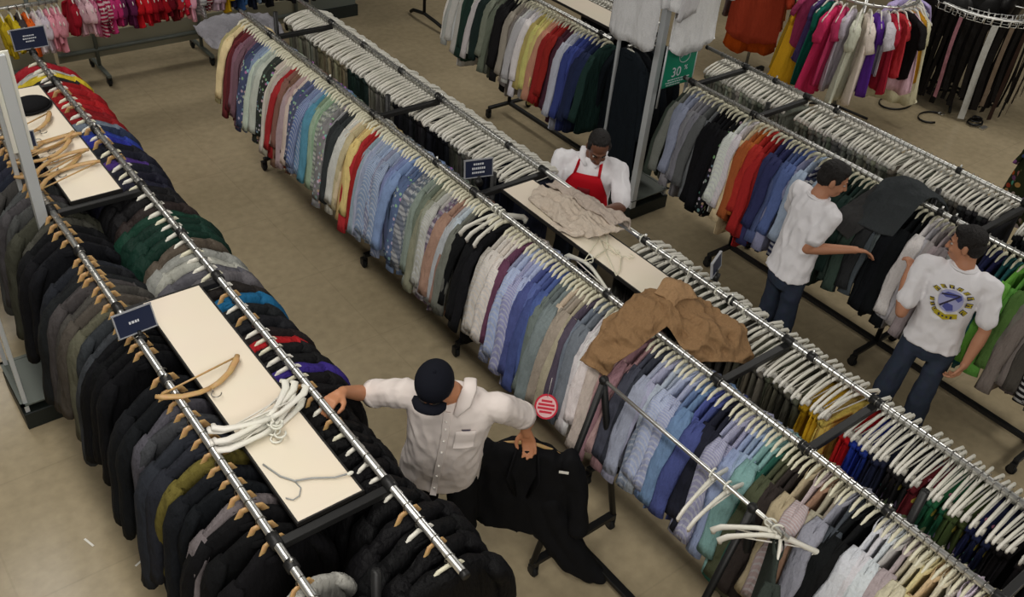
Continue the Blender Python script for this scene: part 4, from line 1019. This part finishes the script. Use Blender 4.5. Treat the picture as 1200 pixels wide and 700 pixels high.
# black cap lying on the far board
cp = thing('knit_cap', 'black knit cap lying on the far cream board', 'cap', (1.115, 6.28, 1.497), R(15))
mb = MB(); mb.blob((0, 0, .03), (.125, .105, .045), nu=20); mb.blob((0, 0, .012), (.132, .105, .018), nu=20); part('crown', mb, BLACKT, cp)
mb = MB(); mb.tube([(.13 * math.cos(a), .102 * math.sin(a), .014) for a in [k * 2 * math.pi / 24 for k in range(24)]], .011, 6, closed=True); part('band', mb, BLACKT, cp)

# ------------------------------------------------------------------ draped cloth
def cloth_mesh(name, mt, ctrl, n=36, amp=.012, freq=22, thick=.012, seed=1, color=None):
    """ctrl: rows of control points; smoothly interpolated, wrinkled along the normal and given thickness"""
    C = np.array(ctrl, float); r, c, _ = C.shape
    def interp(A, k):
        m = A.shape[0]; t = np.linspace(0, m - 1, k); out = []
        for x in t:
            i = min(int(x), m - 2); f = x - i
            p0, p1, p2, p3 = A[max(i - 1, 0)], A[i], A[i + 1], A[min(i + 2, m - 1)]
            out.append(.5 * ((2 * p1) + (-p0 + p2) * f + (2 * p0 - 5 * p1 + 4 * p2 - p3) * f * f + (-p0 + 3 * p1 - 3 * p2 + p3) * f ** 3))
        return np.array(out)
    G = interp(C, n); G = interp(G.transpose(1, 0, 2), n).transpose(1, 0, 2)
    du = np.gradient(G, axis=0); dv = np.gradient(G, axis=1)
    N = np.cross(du, dv); N /= np.linalg.norm(N, axis=2, keepdims=True) + 1e-9
    if N[..., 2].mean() < 0: N = -N
    W = np.zeros((n, n))
    for i in range(n):
        for j in range(n):
            p = Vector(G[i, j]) * freq * .35 + Vector((seed * 3.1, 0, 0))
            q = Vector((p.x + .35 * noise.noise(p * .5), p.y * .55, p.z * .8)); W[i, j] = 1 - 2.4 * abs(noise.noise(q)) + .9 * (.4 - abs(noise.noise(q * 2.1))) + .35 * noise.noise(q * 4.3)
    top = G + N * (W[..., None] * amp); bot = top - N * thick
    vs = [tuple(p) for p in top.reshape(-1, 3)] + [tuple(p) for p in bot.reshape(-1, 3)]
    k = n * n; fs = []
    for i in range(n - 1):
        for j in range(n - 1):
            a = i * n + j
            fs.append((a, a + 1, a + n + 1, a + n)); fs.append((k + a, k + a + n, k + a + n + 1, k + a + 1))
    edge = [j for j in range(n)] + [i * n + n - 1 for i in range(1, n)] + [(n - 1) * n + j for j in range(n - 2, -1, -1)] + [i * n for i in range(n - 2, 0, -1)]
    for a, b in zip(edge, edge[1:] + edge[:1]): fs.append((a, k + a, k + b, b))
    mb = MB(); mb.add(vs, fs); return mb.mesh(name, mt)
def cloth(name, ctrl, rgb, parent=None, pat='plain', **kw):
    o = link(name, cloth_mesh(name, F[pat], ctrl, **kw), parent); o.color = (*s2l(rgb), 1); return o

tj = thing('tan_jacket', 'tan jacket thrown over the shirt rail and cream board', 'jacket', (3.15, 2.3, 1.55))
def rel(o, pts): return [[(p[0] - o[0], p[1] - o[1], p[2] - o[2]) for p in row] for row in pts]
O_ = (3.15, 2.3, 1.55)
TAN = (150, 118, 84)
cloth('body', rel(O_, [[(3.06, 2.5, 1.5), (3.14, 2.52, 1.54), (3.23, 2.49, 1.545), (3.33, 2.42, 1.53), (3.41, 2.34, 1.51)], [(3.05, 2.42, 1.56), (3.13, 2.42, 1.66), (3.23, 2.39, 1.67), (3.33, 2.32, 1.57), (3.42, 2.24, 1.52)], [(3.06, 2.32, 1.57), (3.14, 2.3, 1.61), (3.24, 2.27, 1.59), (3.34, 2.2, 1.55), (3.43, 2.13, 1.53)], [(3.08, 2.22, 1.52), (3.15, 2.17, 1.56), (3.25, 2.12, 1.565), (3.35, 2.08, 1.55), (3.43, 2.05, 1.53)], [(3.1, 2.12, 1.42), (3.17, 2.06, 1.44), (3.26, 2.02, 1.43), (3.34, 1.99, 1.40), (3.41, 1.97, 1.36)]]), TAN, tj, amp=.034, freq=24, seed=2, n=70)
cloth('sleeve', rel(O_, [
    [(2.77, 2.54, 1.27), (2.84, 2.54, 1.40), (2.92, 2.54, 1.49), (3.04, 2.53, 1.56), (3.14, 2.52, 1.60)],
    [(2.76, 2.50, 1.29), (2.84, 2.48, 1.44), (2.92, 2.47, 1.53), (3.04, 2.45, 1.60), (3.14, 2.44, 1.64)],
    [(2.77, 2.44, 1.29), (2.84, 2.42, 1.43), (2.92, 2.39, 1.52), (3.04, 2.36, 1.58), (3.14, 2.36, 1.62)],
    [(2.79, 2.39, 1.26), (2.82, 2.35, 1.38), (2.93, 2.32, 1.46), (3.04, 2.30, 1.53), (3.14, 2.30, 1.57)]]), TAN, tj, amp=.026, freq=26, seed=5, n=56)
cloth('collar', rel(O_, [[(3.1, 2.43, 1.66), (3.18, 2.45, 1.71), (3.26, 2.41, 1.7)], [(3.11, 2.37, 1.67), (3.19, 2.38, 1.72), (3.27, 2.35, 1.69)], [(3.12, 2.32, 1.63), (3.19, 2.32, 1.66), (3.27, 2.29, 1.65)]]), (168, 134, 98), tj, amp=.014, freq=26, seed=8, n=18)

bg = thing('beige_garments', 'rumpled beige trousers lying on the shirt rack board', 'clothes', (3.38, 3.45, 1.5))
O_ = (3.38, 3.45, 1.5)
BE = (206, 192, 176)
cloth('trouser_leg', rel(O_, [
    [(3.27, 3.668, 1.503), (3.33, 3.702, 1.534), (3.40, 3.702, 1.540), (3.47, 3.668, 1.516)],
    [(3.26, 3.539, 1.509), (3.33, 3.547, 1.553), (3.42, 3.547, 1.559), (3.50, 3.513, 1.528)],
    [(3.25, 3.392, 1.509), (3.32, 3.375, 1.540), (3.42, 3.358, 1.550), (3.53, 3.358, 1.528)],
    [(3.26, 3.272, 1.503), (3.33, 3.220, 1.528), (3.44, 3.203, 1.534), (3.54, 3.220, 1.522)],
    [(3.32, 3.186, 1.503), (3.37, 3.134, 1.516), (3.46, 3.100, 1.522), (3.53, 3.100, 1.509)]]), BE, bg, amp=.028, freq=30, seed=3, n=70)
cloth('waist', rel(O_, [
    [(3.42, 3.685, 1.547), (3.50, 3.650, 1.571), (3.54, 3.582, 1.547)],
    [(3.44, 3.513, 1.559), (3.52, 3.478, 1.584), (3.56, 3.427, 1.547)],
    [(3.46, 3.324, 1.553), (3.56, 3.289, 1.571), (3.56, 3.255, 1.540)],
    [(3.48, 3.152, 1.534), (3.56, 3.117, 1.547), (3.56, 3.083, 1.528)]]), (190, 176, 164), bg, amp=.032, freq=32, seed=6, n=56)
cloth('hem', rel(O_, [
    [(3.22, 3.410, 1.501), (3.27, 3.410, 1.516), (3.34, 3.392, 1.528)],
    [(3.22, 3.306, 1.501), (3.28, 3.289, 1.516), (3.35, 3.272, 1.528)],
    [(3.24, 3.203, 1.501), (3.30, 3.195, 1.509), (3.38, 3.186, 1.522)]]), (214, 200, 184), bg, amp=.02, freq=32, seed=9, n=40)

gc = thing('grey_coat', 'dark grey coat thrown over the rail between the young men', 'coat', (5.5, 2.5, 1.5))
O_ = (5.5, 2.5, 1.5)
cloth('body', rel(O_, [
    [(5.262, 2.631, 1.28), (5.381, 2.619, 1.45), (5.500, 2.606, 1.55), (5.602, 2.557, 1.53), (5.704, 2.482, 1.44)],
    [(5.245, 2.532, 1.30), (5.372, 2.520, 1.48), (5.500, 2.507, 1.60), (5.619, 2.458, 1.56), (5.721, 2.383, 1.46)],
    [(5.262, 2.420, 1.30), (5.381, 2.408, 1.47), (5.500, 2.383, 1.57), (5.619, 2.346, 1.54), (5.721, 2.284, 1.46)],
    [(5.313, 2.346, 1.30), (5.398, 2.334, 1.42), (5.500, 2.309, 1.54), (5.602, 2.272, 1.52), (5.687, 2.222, 1.45)]]), (62, 66, 68), gc, amp=.016, freq=18, seed=4, n=44)
cloth('sleeve', rel(O_, [
    [(5.20, 2.80, 1.20), (5.32, 2.72, 1.36), (5.46, 2.64, 1.50)],
    [(5.18, 2.68, 1.22), (5.30, 2.60, 1.38), (5.46, 2.52, 1.52)],
    [(5.20, 2.58, 1.18), (5.32, 2.50, 1.34), (5.46, 2.44, 1.48)]]), (66, 66, 66), gc, amp=.012, freq=20, seed=7, n=28)

# ------------------------------------------------------------------ low A-frame rack in the aisle
ar = thing('a_frame_rack', 'black A-frame garment rack with a thin chrome rail in the aisle', 'rack', (2.68, 1.72, 0))
def afr(y):
    for s in (-1, 1):
        mb = MB(); mb.tube([(0, y, 1.36), (s * .31, y, .12)], .019, 10); part('leg', mb, BLACKM, ar)
        caster(ar, s * .30, y)
    boxobj('foot_bar', (0, y, .115), (.64, .045, .035), BLACKM, ar, .004)
    mb = MB(); mb.blob((0, y, 1.368), (.026, .026, .026)); part('apex_joint', mb, BLACKM, ar)
afr(.58); afr(-.40)
mb = MB(); mb.tube([(0, .60, 1.37), (0, -.60, 1.37)], .0105, 12); part('rail', mb, CHROME, ar)
boxobj('base_bar', (0, 0, .10), (.05, 1.16, .03), BLACKM, ar, .004)
for i, (y, rz, k) in enumerate(((1.56, 8, 'thick'), (1.47, 2, 'thick'), (1.22, -52, 'thick'), (1.18, -46, 'thick'))):
    loose('empty_hanger', k, f'empty white hanger on the black A-frame rack, {ORD[i]} from its far end', (2.68, y, 1.372), R(rz), rx=0, group='empty hangers on the A-frame rack')
hang('dark_shirt', 'shirt', (2.68, 1.15, 1.372), (52, 58, 54), 'plain', 'dark grey green shirt on the near end of the A-frame rack', 'shirt', None, yaw=R(38), hanger='plastic')
tg = thing('sale_tag', 'round red and pink sale tag hanging by the white shirts', 'tag', (2.66, 2.66, .90), R(-45))
Mt = Matrix.Rotation(R(68), 3, 'X')
def disc(r, th, z, n=22):
    return [[Mt @ Vector((r * math.cos(2 * math.pi * k / n), r * math.sin(2 * math.pi * k / n) * 1.15, zz)) for k in range(n)] for zz in (z, z + th)]
mb = MB(); mb.loft(disc(.066, .004, 0)); part('disc', mb, RINGPINK, tg, False)
mb = MB(); mb.loft(disc(.056, .001, .004)); part('printed_face', mb, RINGRED, tg, False)
for k, wd in enumerate((.06, .09, .096, .07)):
    mb = MB(); mb.box(Mt @ Vector((0, .034 - k * .022, .0056)), (wd, .013, .001), M=Mt); part('print_line', mb, RINGPINK, tg, False)
mb = MB(); mb.tube([(0, 0, .07), (.01, .02, .2)], .0012, 4); part('string', mb, PAPER, tg)

# ------------------------------------------------------------------ low children's racks at the back
PANELG = mat('panel_grey_green', (128, 126, 108), .5)
def low_rack(label, x0, x1, y, z, feet):
    t = thing('low_rack', label, 'rack', ((x0 + x1) / 2, y, 0)); ox = (x0 + x1) / 2; w = x1 - x0
    mb = MB(); mb.tube([(-w / 2, 0, z), (w / 2, 0, z)], .018, 14); part('rail', mb, CHROME, t)
    mb = MB(); mb.tube([(-w / 2, .62, .30), (w / 2, .62, .30)], .022, 10); part('base_bar', mb, TTOP, t)
    boxobj('lower_panel', (0, .65, .34), (w, .02, .26), PANELG, t)
    for x in feet:
        u = MB(); u.tube([(x - ox, .62, .1), (x - ox, .62, z)], .02, 10); u.tube([(x - ox, .62, z), (x - ox, 0, z)], .016, 10); part('upright', u, TTOP, t)
        boxobj('foot_bar', (x - ox, .62, .115), (.04, .6, .03), TTOP, t, .003)
        caster(t, x - ox, .36); caster(t, x - ox, .90)
    return t
low_rack('low chrome rack of pink baby clothes at the back', .2, 2.04, 9.0, 1.17, (.8, 1.9))
low_rack('low chrome rack of red and pink children clothes at the back', 2.12, 5.0, 9.2, 1.17, (2.5, 3.62, 4.8))
def bb(x, c, d, pat='plain', p=.06): return (x, c, d + ' top', 'baby_top', 'baby', 'top', pat, p)
K1 = [bb(1.50, (232, 200, 50), 'yellow', 'plain', .08), bb(1.66, (70, 60, 60), 'dark brown'), bb(1.72, (226, 100, 40), 'orange'), bb(1.78, (240, 226, 226), 'white pink'), bb(1.90, (226, 150, 170), 'pink')]
runs('K1', 9.0, 1.17, K1, 2.06, .05, 'on the low baby clothes rack', axis='x', yawbase=R(90))
K2 = [bb(2.16, (170, 30, 50), 'crimson'), bb(2.24, (240, 200, 206), 'pale pink'), bb(2.34, (226, 130, 160), 'pink'), bb(2.42, (180, 30, 80), 'striped magenta', 'boldstripe'), bb(2.52, (190, 50, 110), 'magenta'),
      bb(2.62, (110, 40, 80), 'plum'), bb(2.76, (210, 26, 40), 'scarlet'), bb(2.90, (160, 22, 34), 'deep red'), bb(3.06, (110, 22, 34), 'wine'), bb(3.18, (206, 40, 60), 'red spotted', 'print'), bb(3.28, (226, 170, 180), 'rose'),
      bb(3.36, (150, 150, 150), 'black and white', 'boldstripe'), bb(3.44, (120, 24, 44), 'striped wine', 'boldstripe'), bb(3.52, (214, 180, 206), 'lavender pink'), bb(3.66, (230, 180, 40), 'golden'), bb(3.72, (34, 40, 70), 'navy'),
      bb(3.80, (60, 96, 150), 'blue denim'), bb(3.92, (30, 36, 56), 'dark denim'), bb(4.0, (150, 164, 186), 'light denim'), bb(4.08, (24, 24, 30), 'black'), bb(4.5, (34, 34, 40), 'charcoal')]
runs('K2', 9.2, 1.17, K2, 4.9, .06, 'on the low red rack', axis='x', yawbase=R(90))
ps = thing('plastic_sheet', 'white plastic sheet bunched on the base of the low red rack', 'sheet', (3.95, 9.6, .36))
cloth('sheet', [[(-.42, -.3, -.06), (-.1, -.32, -.03), (.2, -.3, -.04), (.45, -.28, -.08)], [(-.45, -.1, .02), (-.1, -.1, .07), (.2, -.08, .05), (.46, -.08, .0)], [(-.42, .15, .03), (-.1, .16, .08), (.2, .14, .06), (.44, .12, .02)]], (200, 198, 206), ps, amp=.03, freq=16, seed=12, n=36)
bs = thing('black_stand', 'black garment stand foot beyond the long shirt rack', 'rack', (6.45, 9.55, 0))
mb = MB(); mb.tube([(0, .36, .03), (0, .3, .07), (0, .05, .11), (0, -.2, .09), (0, -.45, .06), (0, -.52, .02)], .022, 10); part('foot', mb, BLACKM, bs)
mb = MB(); mb.tube([(0, .05, .1), (0, .05, 1.5)], .02, 10); part('pole', mb, BLACKM, bs)
mb = MB(); mb.tube([(-.5, .05, 1.5), (.5, .05, 1.5)], .016, 10); part('rail', mb, CHROME, bs)

# ------------------------------------------------------------------ round racks at the back right
def round_rack(label, x, y, r, z):
    t = thing('round_rack', label, 'rack', (x, y, 0))
    mb = MB(); mb.tube([(r * math.cos(a), r * math.sin(a), z) for a in [k * 2 * math.pi / 40 for k in range(40)]], .014, 8, closed=True); part('ring_rail', mb, CHROME, t)
    mb = MB(); mb.tube([(0, 0, .06), (0, 0, z + .02)], .022, 10); part('pole', mb, CHROME, t)
    for k in range(4):
        a = k * math.pi / 2 + .5
        b_ = MB(); b_.tube([(0, 0, z), (r * math.cos(a), r * math.sin(a), z)], .009, 6); part('spoke', b_, CHROME, t)
        f = MB(); f.tube([(0, 0, .10), (r * .8 * math.cos(a), r * .8 * math.sin(a), .03)], .016, 8); part('foot', f, STEEL, t)
    return t
round_rack("chrome round rack of children's dresses", 9.15, 5.25, .50, 1.42)
KD = [((70, 70, 76), 'black'), ((232, 190, 60), 'yellow'), ((236, 180, 40), 'golden'), ((206, 60, 120), 'pink'), ((96, 84, 140), 'slate purple'), ((24, 110, 96), 'teal'), ((200, 50, 100), 'magenta'), ((214, 60, 110), 'cerise'), ((228, 226, 236), 'white'), ((230, 222, 204), 'ivory long'),
      ((232, 226, 212), 'cream long'), ((104, 60, 180), 'violet'), ((216, 206, 216), 'pale lilac'), ((190, 40, 60), 'red'), ((200, 60, 70), 'coral red'), ((30, 26, 28), 'black small'), ((230, 190, 200), 'pale pink'), ((214, 160, 40), 'mustard'), ((236, 226, 190), 'buttercream'), ((190, 204, 232), 'pale blue'), ((232, 232, 236), 'snow white'), ((180, 170, 220), 'lavender')]
for i, (c, d) in enumerate(KD):
    a = R(118 + 210 * i / (len(KD) - 1))
    long_ = 'long' in d or d in ('yellow', 'golden', 'magenta', 'buttercream')
    hang('dress', 'dress' if (long_ or i % 3) else 'tee', (9.15 + .5 * math.cos(a), 5.25 + .5 * math.sin(a), 1.42), c, 'plain', f"{d} child's dress on the round rack", 'dress', "children's dresses on the round rack", yaw=a + R(RNG.uniform(-10, 10)), hanger='plastic', sc=1.3 if long_ else RNG.uniform(.85, 1.1))
os_ = thing('garment_stand', 'chrome stand of orange clothes beside the round rack', 'rack', (9.0, 6.45, 0))
mb = MB(); mb.tube([(0, 0, .04), (0, 0, 1.55)], .02, 10); part('pole', mb, CHROME, os_)
mb = MB(); mb.tube([(-.4, -.25, 1.52), (.45, .3, 1.52)], .014, 10); part('arm', mb, CHROME, os_)
boxobj('foot_bar', (0, 0, .03), (.7, .05, .05), STEEL, os_); boxobj('foot_bar', (0, 0, .03), (.05, .7, .05), STEEL, os_)
OR = [((190, 60, 30), 'rust red'), ((222, 96, 30), 'orange'), ((236, 120, 40), 'bright orange'), ((206, 56, 30), 'red orange'), ((226, 110, 50), 'tangerine'), ((180, 50, 36), 'brick red'), ((214, 80, 30), 'burnt orange'), ((232, 140, 60), 'amber'), ((200, 60, 40), 'vermilion')]
for i, (c, d) in enumerate(OR):
    t_ = i / (len(OR) - 1); x = 9.0 - .38 + .8 * t_; y = 6.45 - .24 + .52 * t_
    hang('orange_top', 'dress' if i % 2 else 'tee', (x, y, 1.52), c, 'plain', f'{d} garment on the stand of orange clothes', 'dress', 'orange clothes on the stand', yaw=R(-58 + RNG.uniform(-10, 10)), sc=1.2, hanger='plastic')
hang('grey_shirt', 'tee', (8.9, 6.75, 1.5), (150, 140, 134), 'plain', 'grey garment behind the orange clothes', 'shirt', None, yaw=R(10))
# belt rack
round_rack('round rack hung with dark belts', 10.85, 4.75, .62, 1.2)
BELTMESH = {}
def belt_mesh(i):
    if i in BELTMESH: return BELTMESH[i]
    rg = random.Random(500 + i); L_ = rg.uniform(.85, 1.08); ph = rg.uniform(0, 6); mb = MB(); rings = []
    for k in range(10):
        t = k / 9; z = -.03 - L_ * t; y = .03 * math.sin(ph + 2.5 * t) * t; x = .02 * math.sin(ph * 2 + 3 * t) * t
        rings.append([Vector((x - .018, y - .002, z)), Vector((x + .018, y - .002, z)), Vector((x + .018, y + .002, z)), Vector((x - .018, y + .002, z))])
    mb.loft(rings); a = mb.mesh('belt_strap', F['nylon'], False)
    b2 = MB(); b2.tube([(-.024, 0, .03), (.024, 0, .03), (.024, 0, -.03), (-.024, 0, -.03)], .004, 6, closed=True)
    BELTMESH[i] = (a, b2.mesh('buckle', CHROME)); return BELTMESH[i]
for i in range(84):
    a = R(95 + 210 * i / 83); r = .62 + (.06, -.03, -.16)[i % 3]
    c, d = ((20, 17, 16), 'black')
    if i in (18, 60): c, d = (52, 36, 30), 'brown'
    if i == 36: c, d = (186, 130, 140), 'dusty pink'
    if i == 48: c, d = (196, 196, 190), 'wide white'
    if i in (10, 54, 72): c, d = (120, 104, 88), 'taupe'
    sm, bm_ = belt_mesh(i % 6)
    o = link('belt', sm, None, (10.85 + r * math.cos(a), 4.75 + r * math.sin(a), 1.18)); o.rotation_euler = (0, 0, a + R(90 + RNG.uniform(-25, 25)))
    o.color = (*s2l(c), 1); k = 2.0 if 'wide' in d else RNG.uniform(1.1, 1.9); o.scale = (k, 1, RNG.uniform(.9, 1.08))
    n_ = {'black': f'black belt, {ORD[i % 28]} of the {("far", "front", "near")[i // 28]} third round the belt rack'}.get(d, f'{d} belt on the belt rack, {ORD[(10, 54, 72).index(i)]} of three taupe ones' if d == 'taupe' else f'{d} belt hanging on the belt rack')
    n_ = n_ if d != 'brown' else f'brown belt hanging on the {"near" if i == 60 else "far"} part of the belt rack'
    tag(o, n_, 'belt', 'belts on the round rack'); link('buckle', bm_, o)
def bagm(i):
    mb = MB(); rg = random.Random(700 + i)
    mb.blob((0, 0, -.30), (.16, .07, .17), nu=16); mb.tube([(-.12, 0, -.2), (-.07, 0, -.06), (0, 0, 0), (.07, 0, -.06), (.12, 0, -.2)], .009, 6)
    return mb.mesh('handbag', LEATHER)
hbm = bagm(0)
rr2 = thing('bag_stand', 'dark stand above the belts hung with black bags', 'rack', (10.95, 5.2, 0))
mb = MB(); mb.tube([(0, 0, .04), (0, 0, 1.75)], .02, 10); part('pole', mb, BLACKM, rr2)
mb = MB(); mb.tube([(.62 * math.cos(a), .62 * math.sin(a), 1.62) for a in [k * 2 * math.pi / 32 for k in range(32)]], .012, 8, closed=True); part('ring_rail', mb, BLACKM, rr2)
for k in range(3):
    mb = MB(); mb.tube([(0, 0, 1.7), (.62 * math.cos(k * 2.09), .62 * math.sin(k * 2.09), 1.62)], .01, 6); part('spoke', mb, BLACKM, rr2)
    mb = MB(); mb.tube([(0, 0, .06), (.5 * math.cos(k * 2.09 + 1), .5 * math.sin(k * 2.09 + 1), .03)], .016, 6); part('foot', mb, BLACKM, rr2)
for i in range(16):
    a = R(90 + 220 * i / 15); o = link('handbag', hbm, None, (10.95 + .62 * math.cos(a), 5.2 + .62 * math.sin(a), 1.62)); o.rotation_euler = (0, 0, a + R(90 + RNG.uniform(-20, 20)))
    k = RNG.uniform(1.15, 1.5); o.scale = (k, k, k * RNG.uniform(.9, 1.3)); tag(o, f'black bag, {ORD[i]} round the dark stand above the belts', 'bag', 'black bags on the dark stand')
for i, (x, y, r, d) in enumerate(((10.05, 5.0, .20, 'black belt coiled on the floor beside the belt rack'), (10.1, 4.55, .16, 'long black belt loop on the floor in front of belt rack'))):
    mb = MB(); mb.tube([(r * (1 - .04 * k / 8) * 1.3 * math.cos(k * .32), r * .8 * math.sin(k * .32), .014 + .0012 * k) for k in range(24 if i == 0 else 14)], .012, 6, flat=(.4, 1.2))
    o = link('floor_belt', mb.mesh('floor_belt', LEATHER), None, (x, y, 0)); tag(o, d, 'belt')
    b2 = MB(); b2.tube([(-.03, -.025, 0), (.03, -.025, 0), (.03, .025, 0), (-.03, .025, 0)], .005, 6, closed=True); part('buckle', b2, CHROME, o, loc=(r * 1.3, 0, .02))
fbk = thing('belt_heap', 'small heap of belt with pale buckle on the floor', 'belt', (10.45, 4.2, 0))
mb = MB(); mb.tube([(.12 * math.cos(k * .8) * (1 - k * .03), .09 * math.sin(k * .8) * (1 - k * .03), .015 + k * .004) for k in range(20)], .016, 6, flat=(.5, 1)); part('strap', mb, LEATHER, fbk)
mb = MB(); mb.box((0, -.11, .012), (.12, .05, .012)); part('buckle', mb, CHROME, fbk, False)
# stand cut by the right frame edge
gs = thing('garment_stand', 'chrome stand with the green holiday garment and white dress', 'rack', (7.95, 2.35, 0))
mb = MB(); mb.tube([(0, 0, .04), (0, 0, 1.42)], .02, 10); part('pole', mb, CHROME, gs)
mb = MB(); mb.tube([(-.45, .15, 1.4), (.45, -.15, 1.4)], .014, 10); part('arm', mb, CHROME, gs)
boxobj('foot_bar', (0, 0, .03), (.6, .05, .05), STEEL, gs); boxobj('foot_bar', (0, 0, .03), (.05, .6, .05), STEEL, gs)
hang('holiday_dress', 'dress', (7.62, 2.46, 1.4), (60, 66, 40), 'floral', 'olive, red and yellow garment on the stand', 'dress', None, yaw=R(70), sc=1.0)
hang('red_top', 'baby', (7.70, 2.44, 1.4), (180, 40, 40), 'plain', 'red garment between the olive and white ones', 'shirt', None, yaw=R(80))
hang('white_dress', 'dress', (7.80, 2.40, 1.4), (214, 208, 226), 'plain', 'white dress on the stand with the olive garment', 'dress', None, yaw=R(74), sc=1.1)
# paper on the floor
for i, (x, y, w_, d_, rz, lb) in enumerate(((.62, 3.62, .10, .012, .4, 'thin paper strip on the floor beside the jackets'), (.72, 3.30, .09, .012, .5, 'thin paper strip on the floor nearest the camera'), (2.78, 2.5, .05, .02, .9, 'white paper scrap on the floor inside the A-frame rack'), (.42, 3.9, .012, .08, .3, 'short pale strip on the bare floor by the jackets'))):
    mb = MB(); mb.box((0, 0, .002), (w_, d_, .002), rz); o = link('paper_scrap', mb.mesh('paper_scrap', PAPER, False), None, (x, y, 0)); tag(o, lb, 'paper')
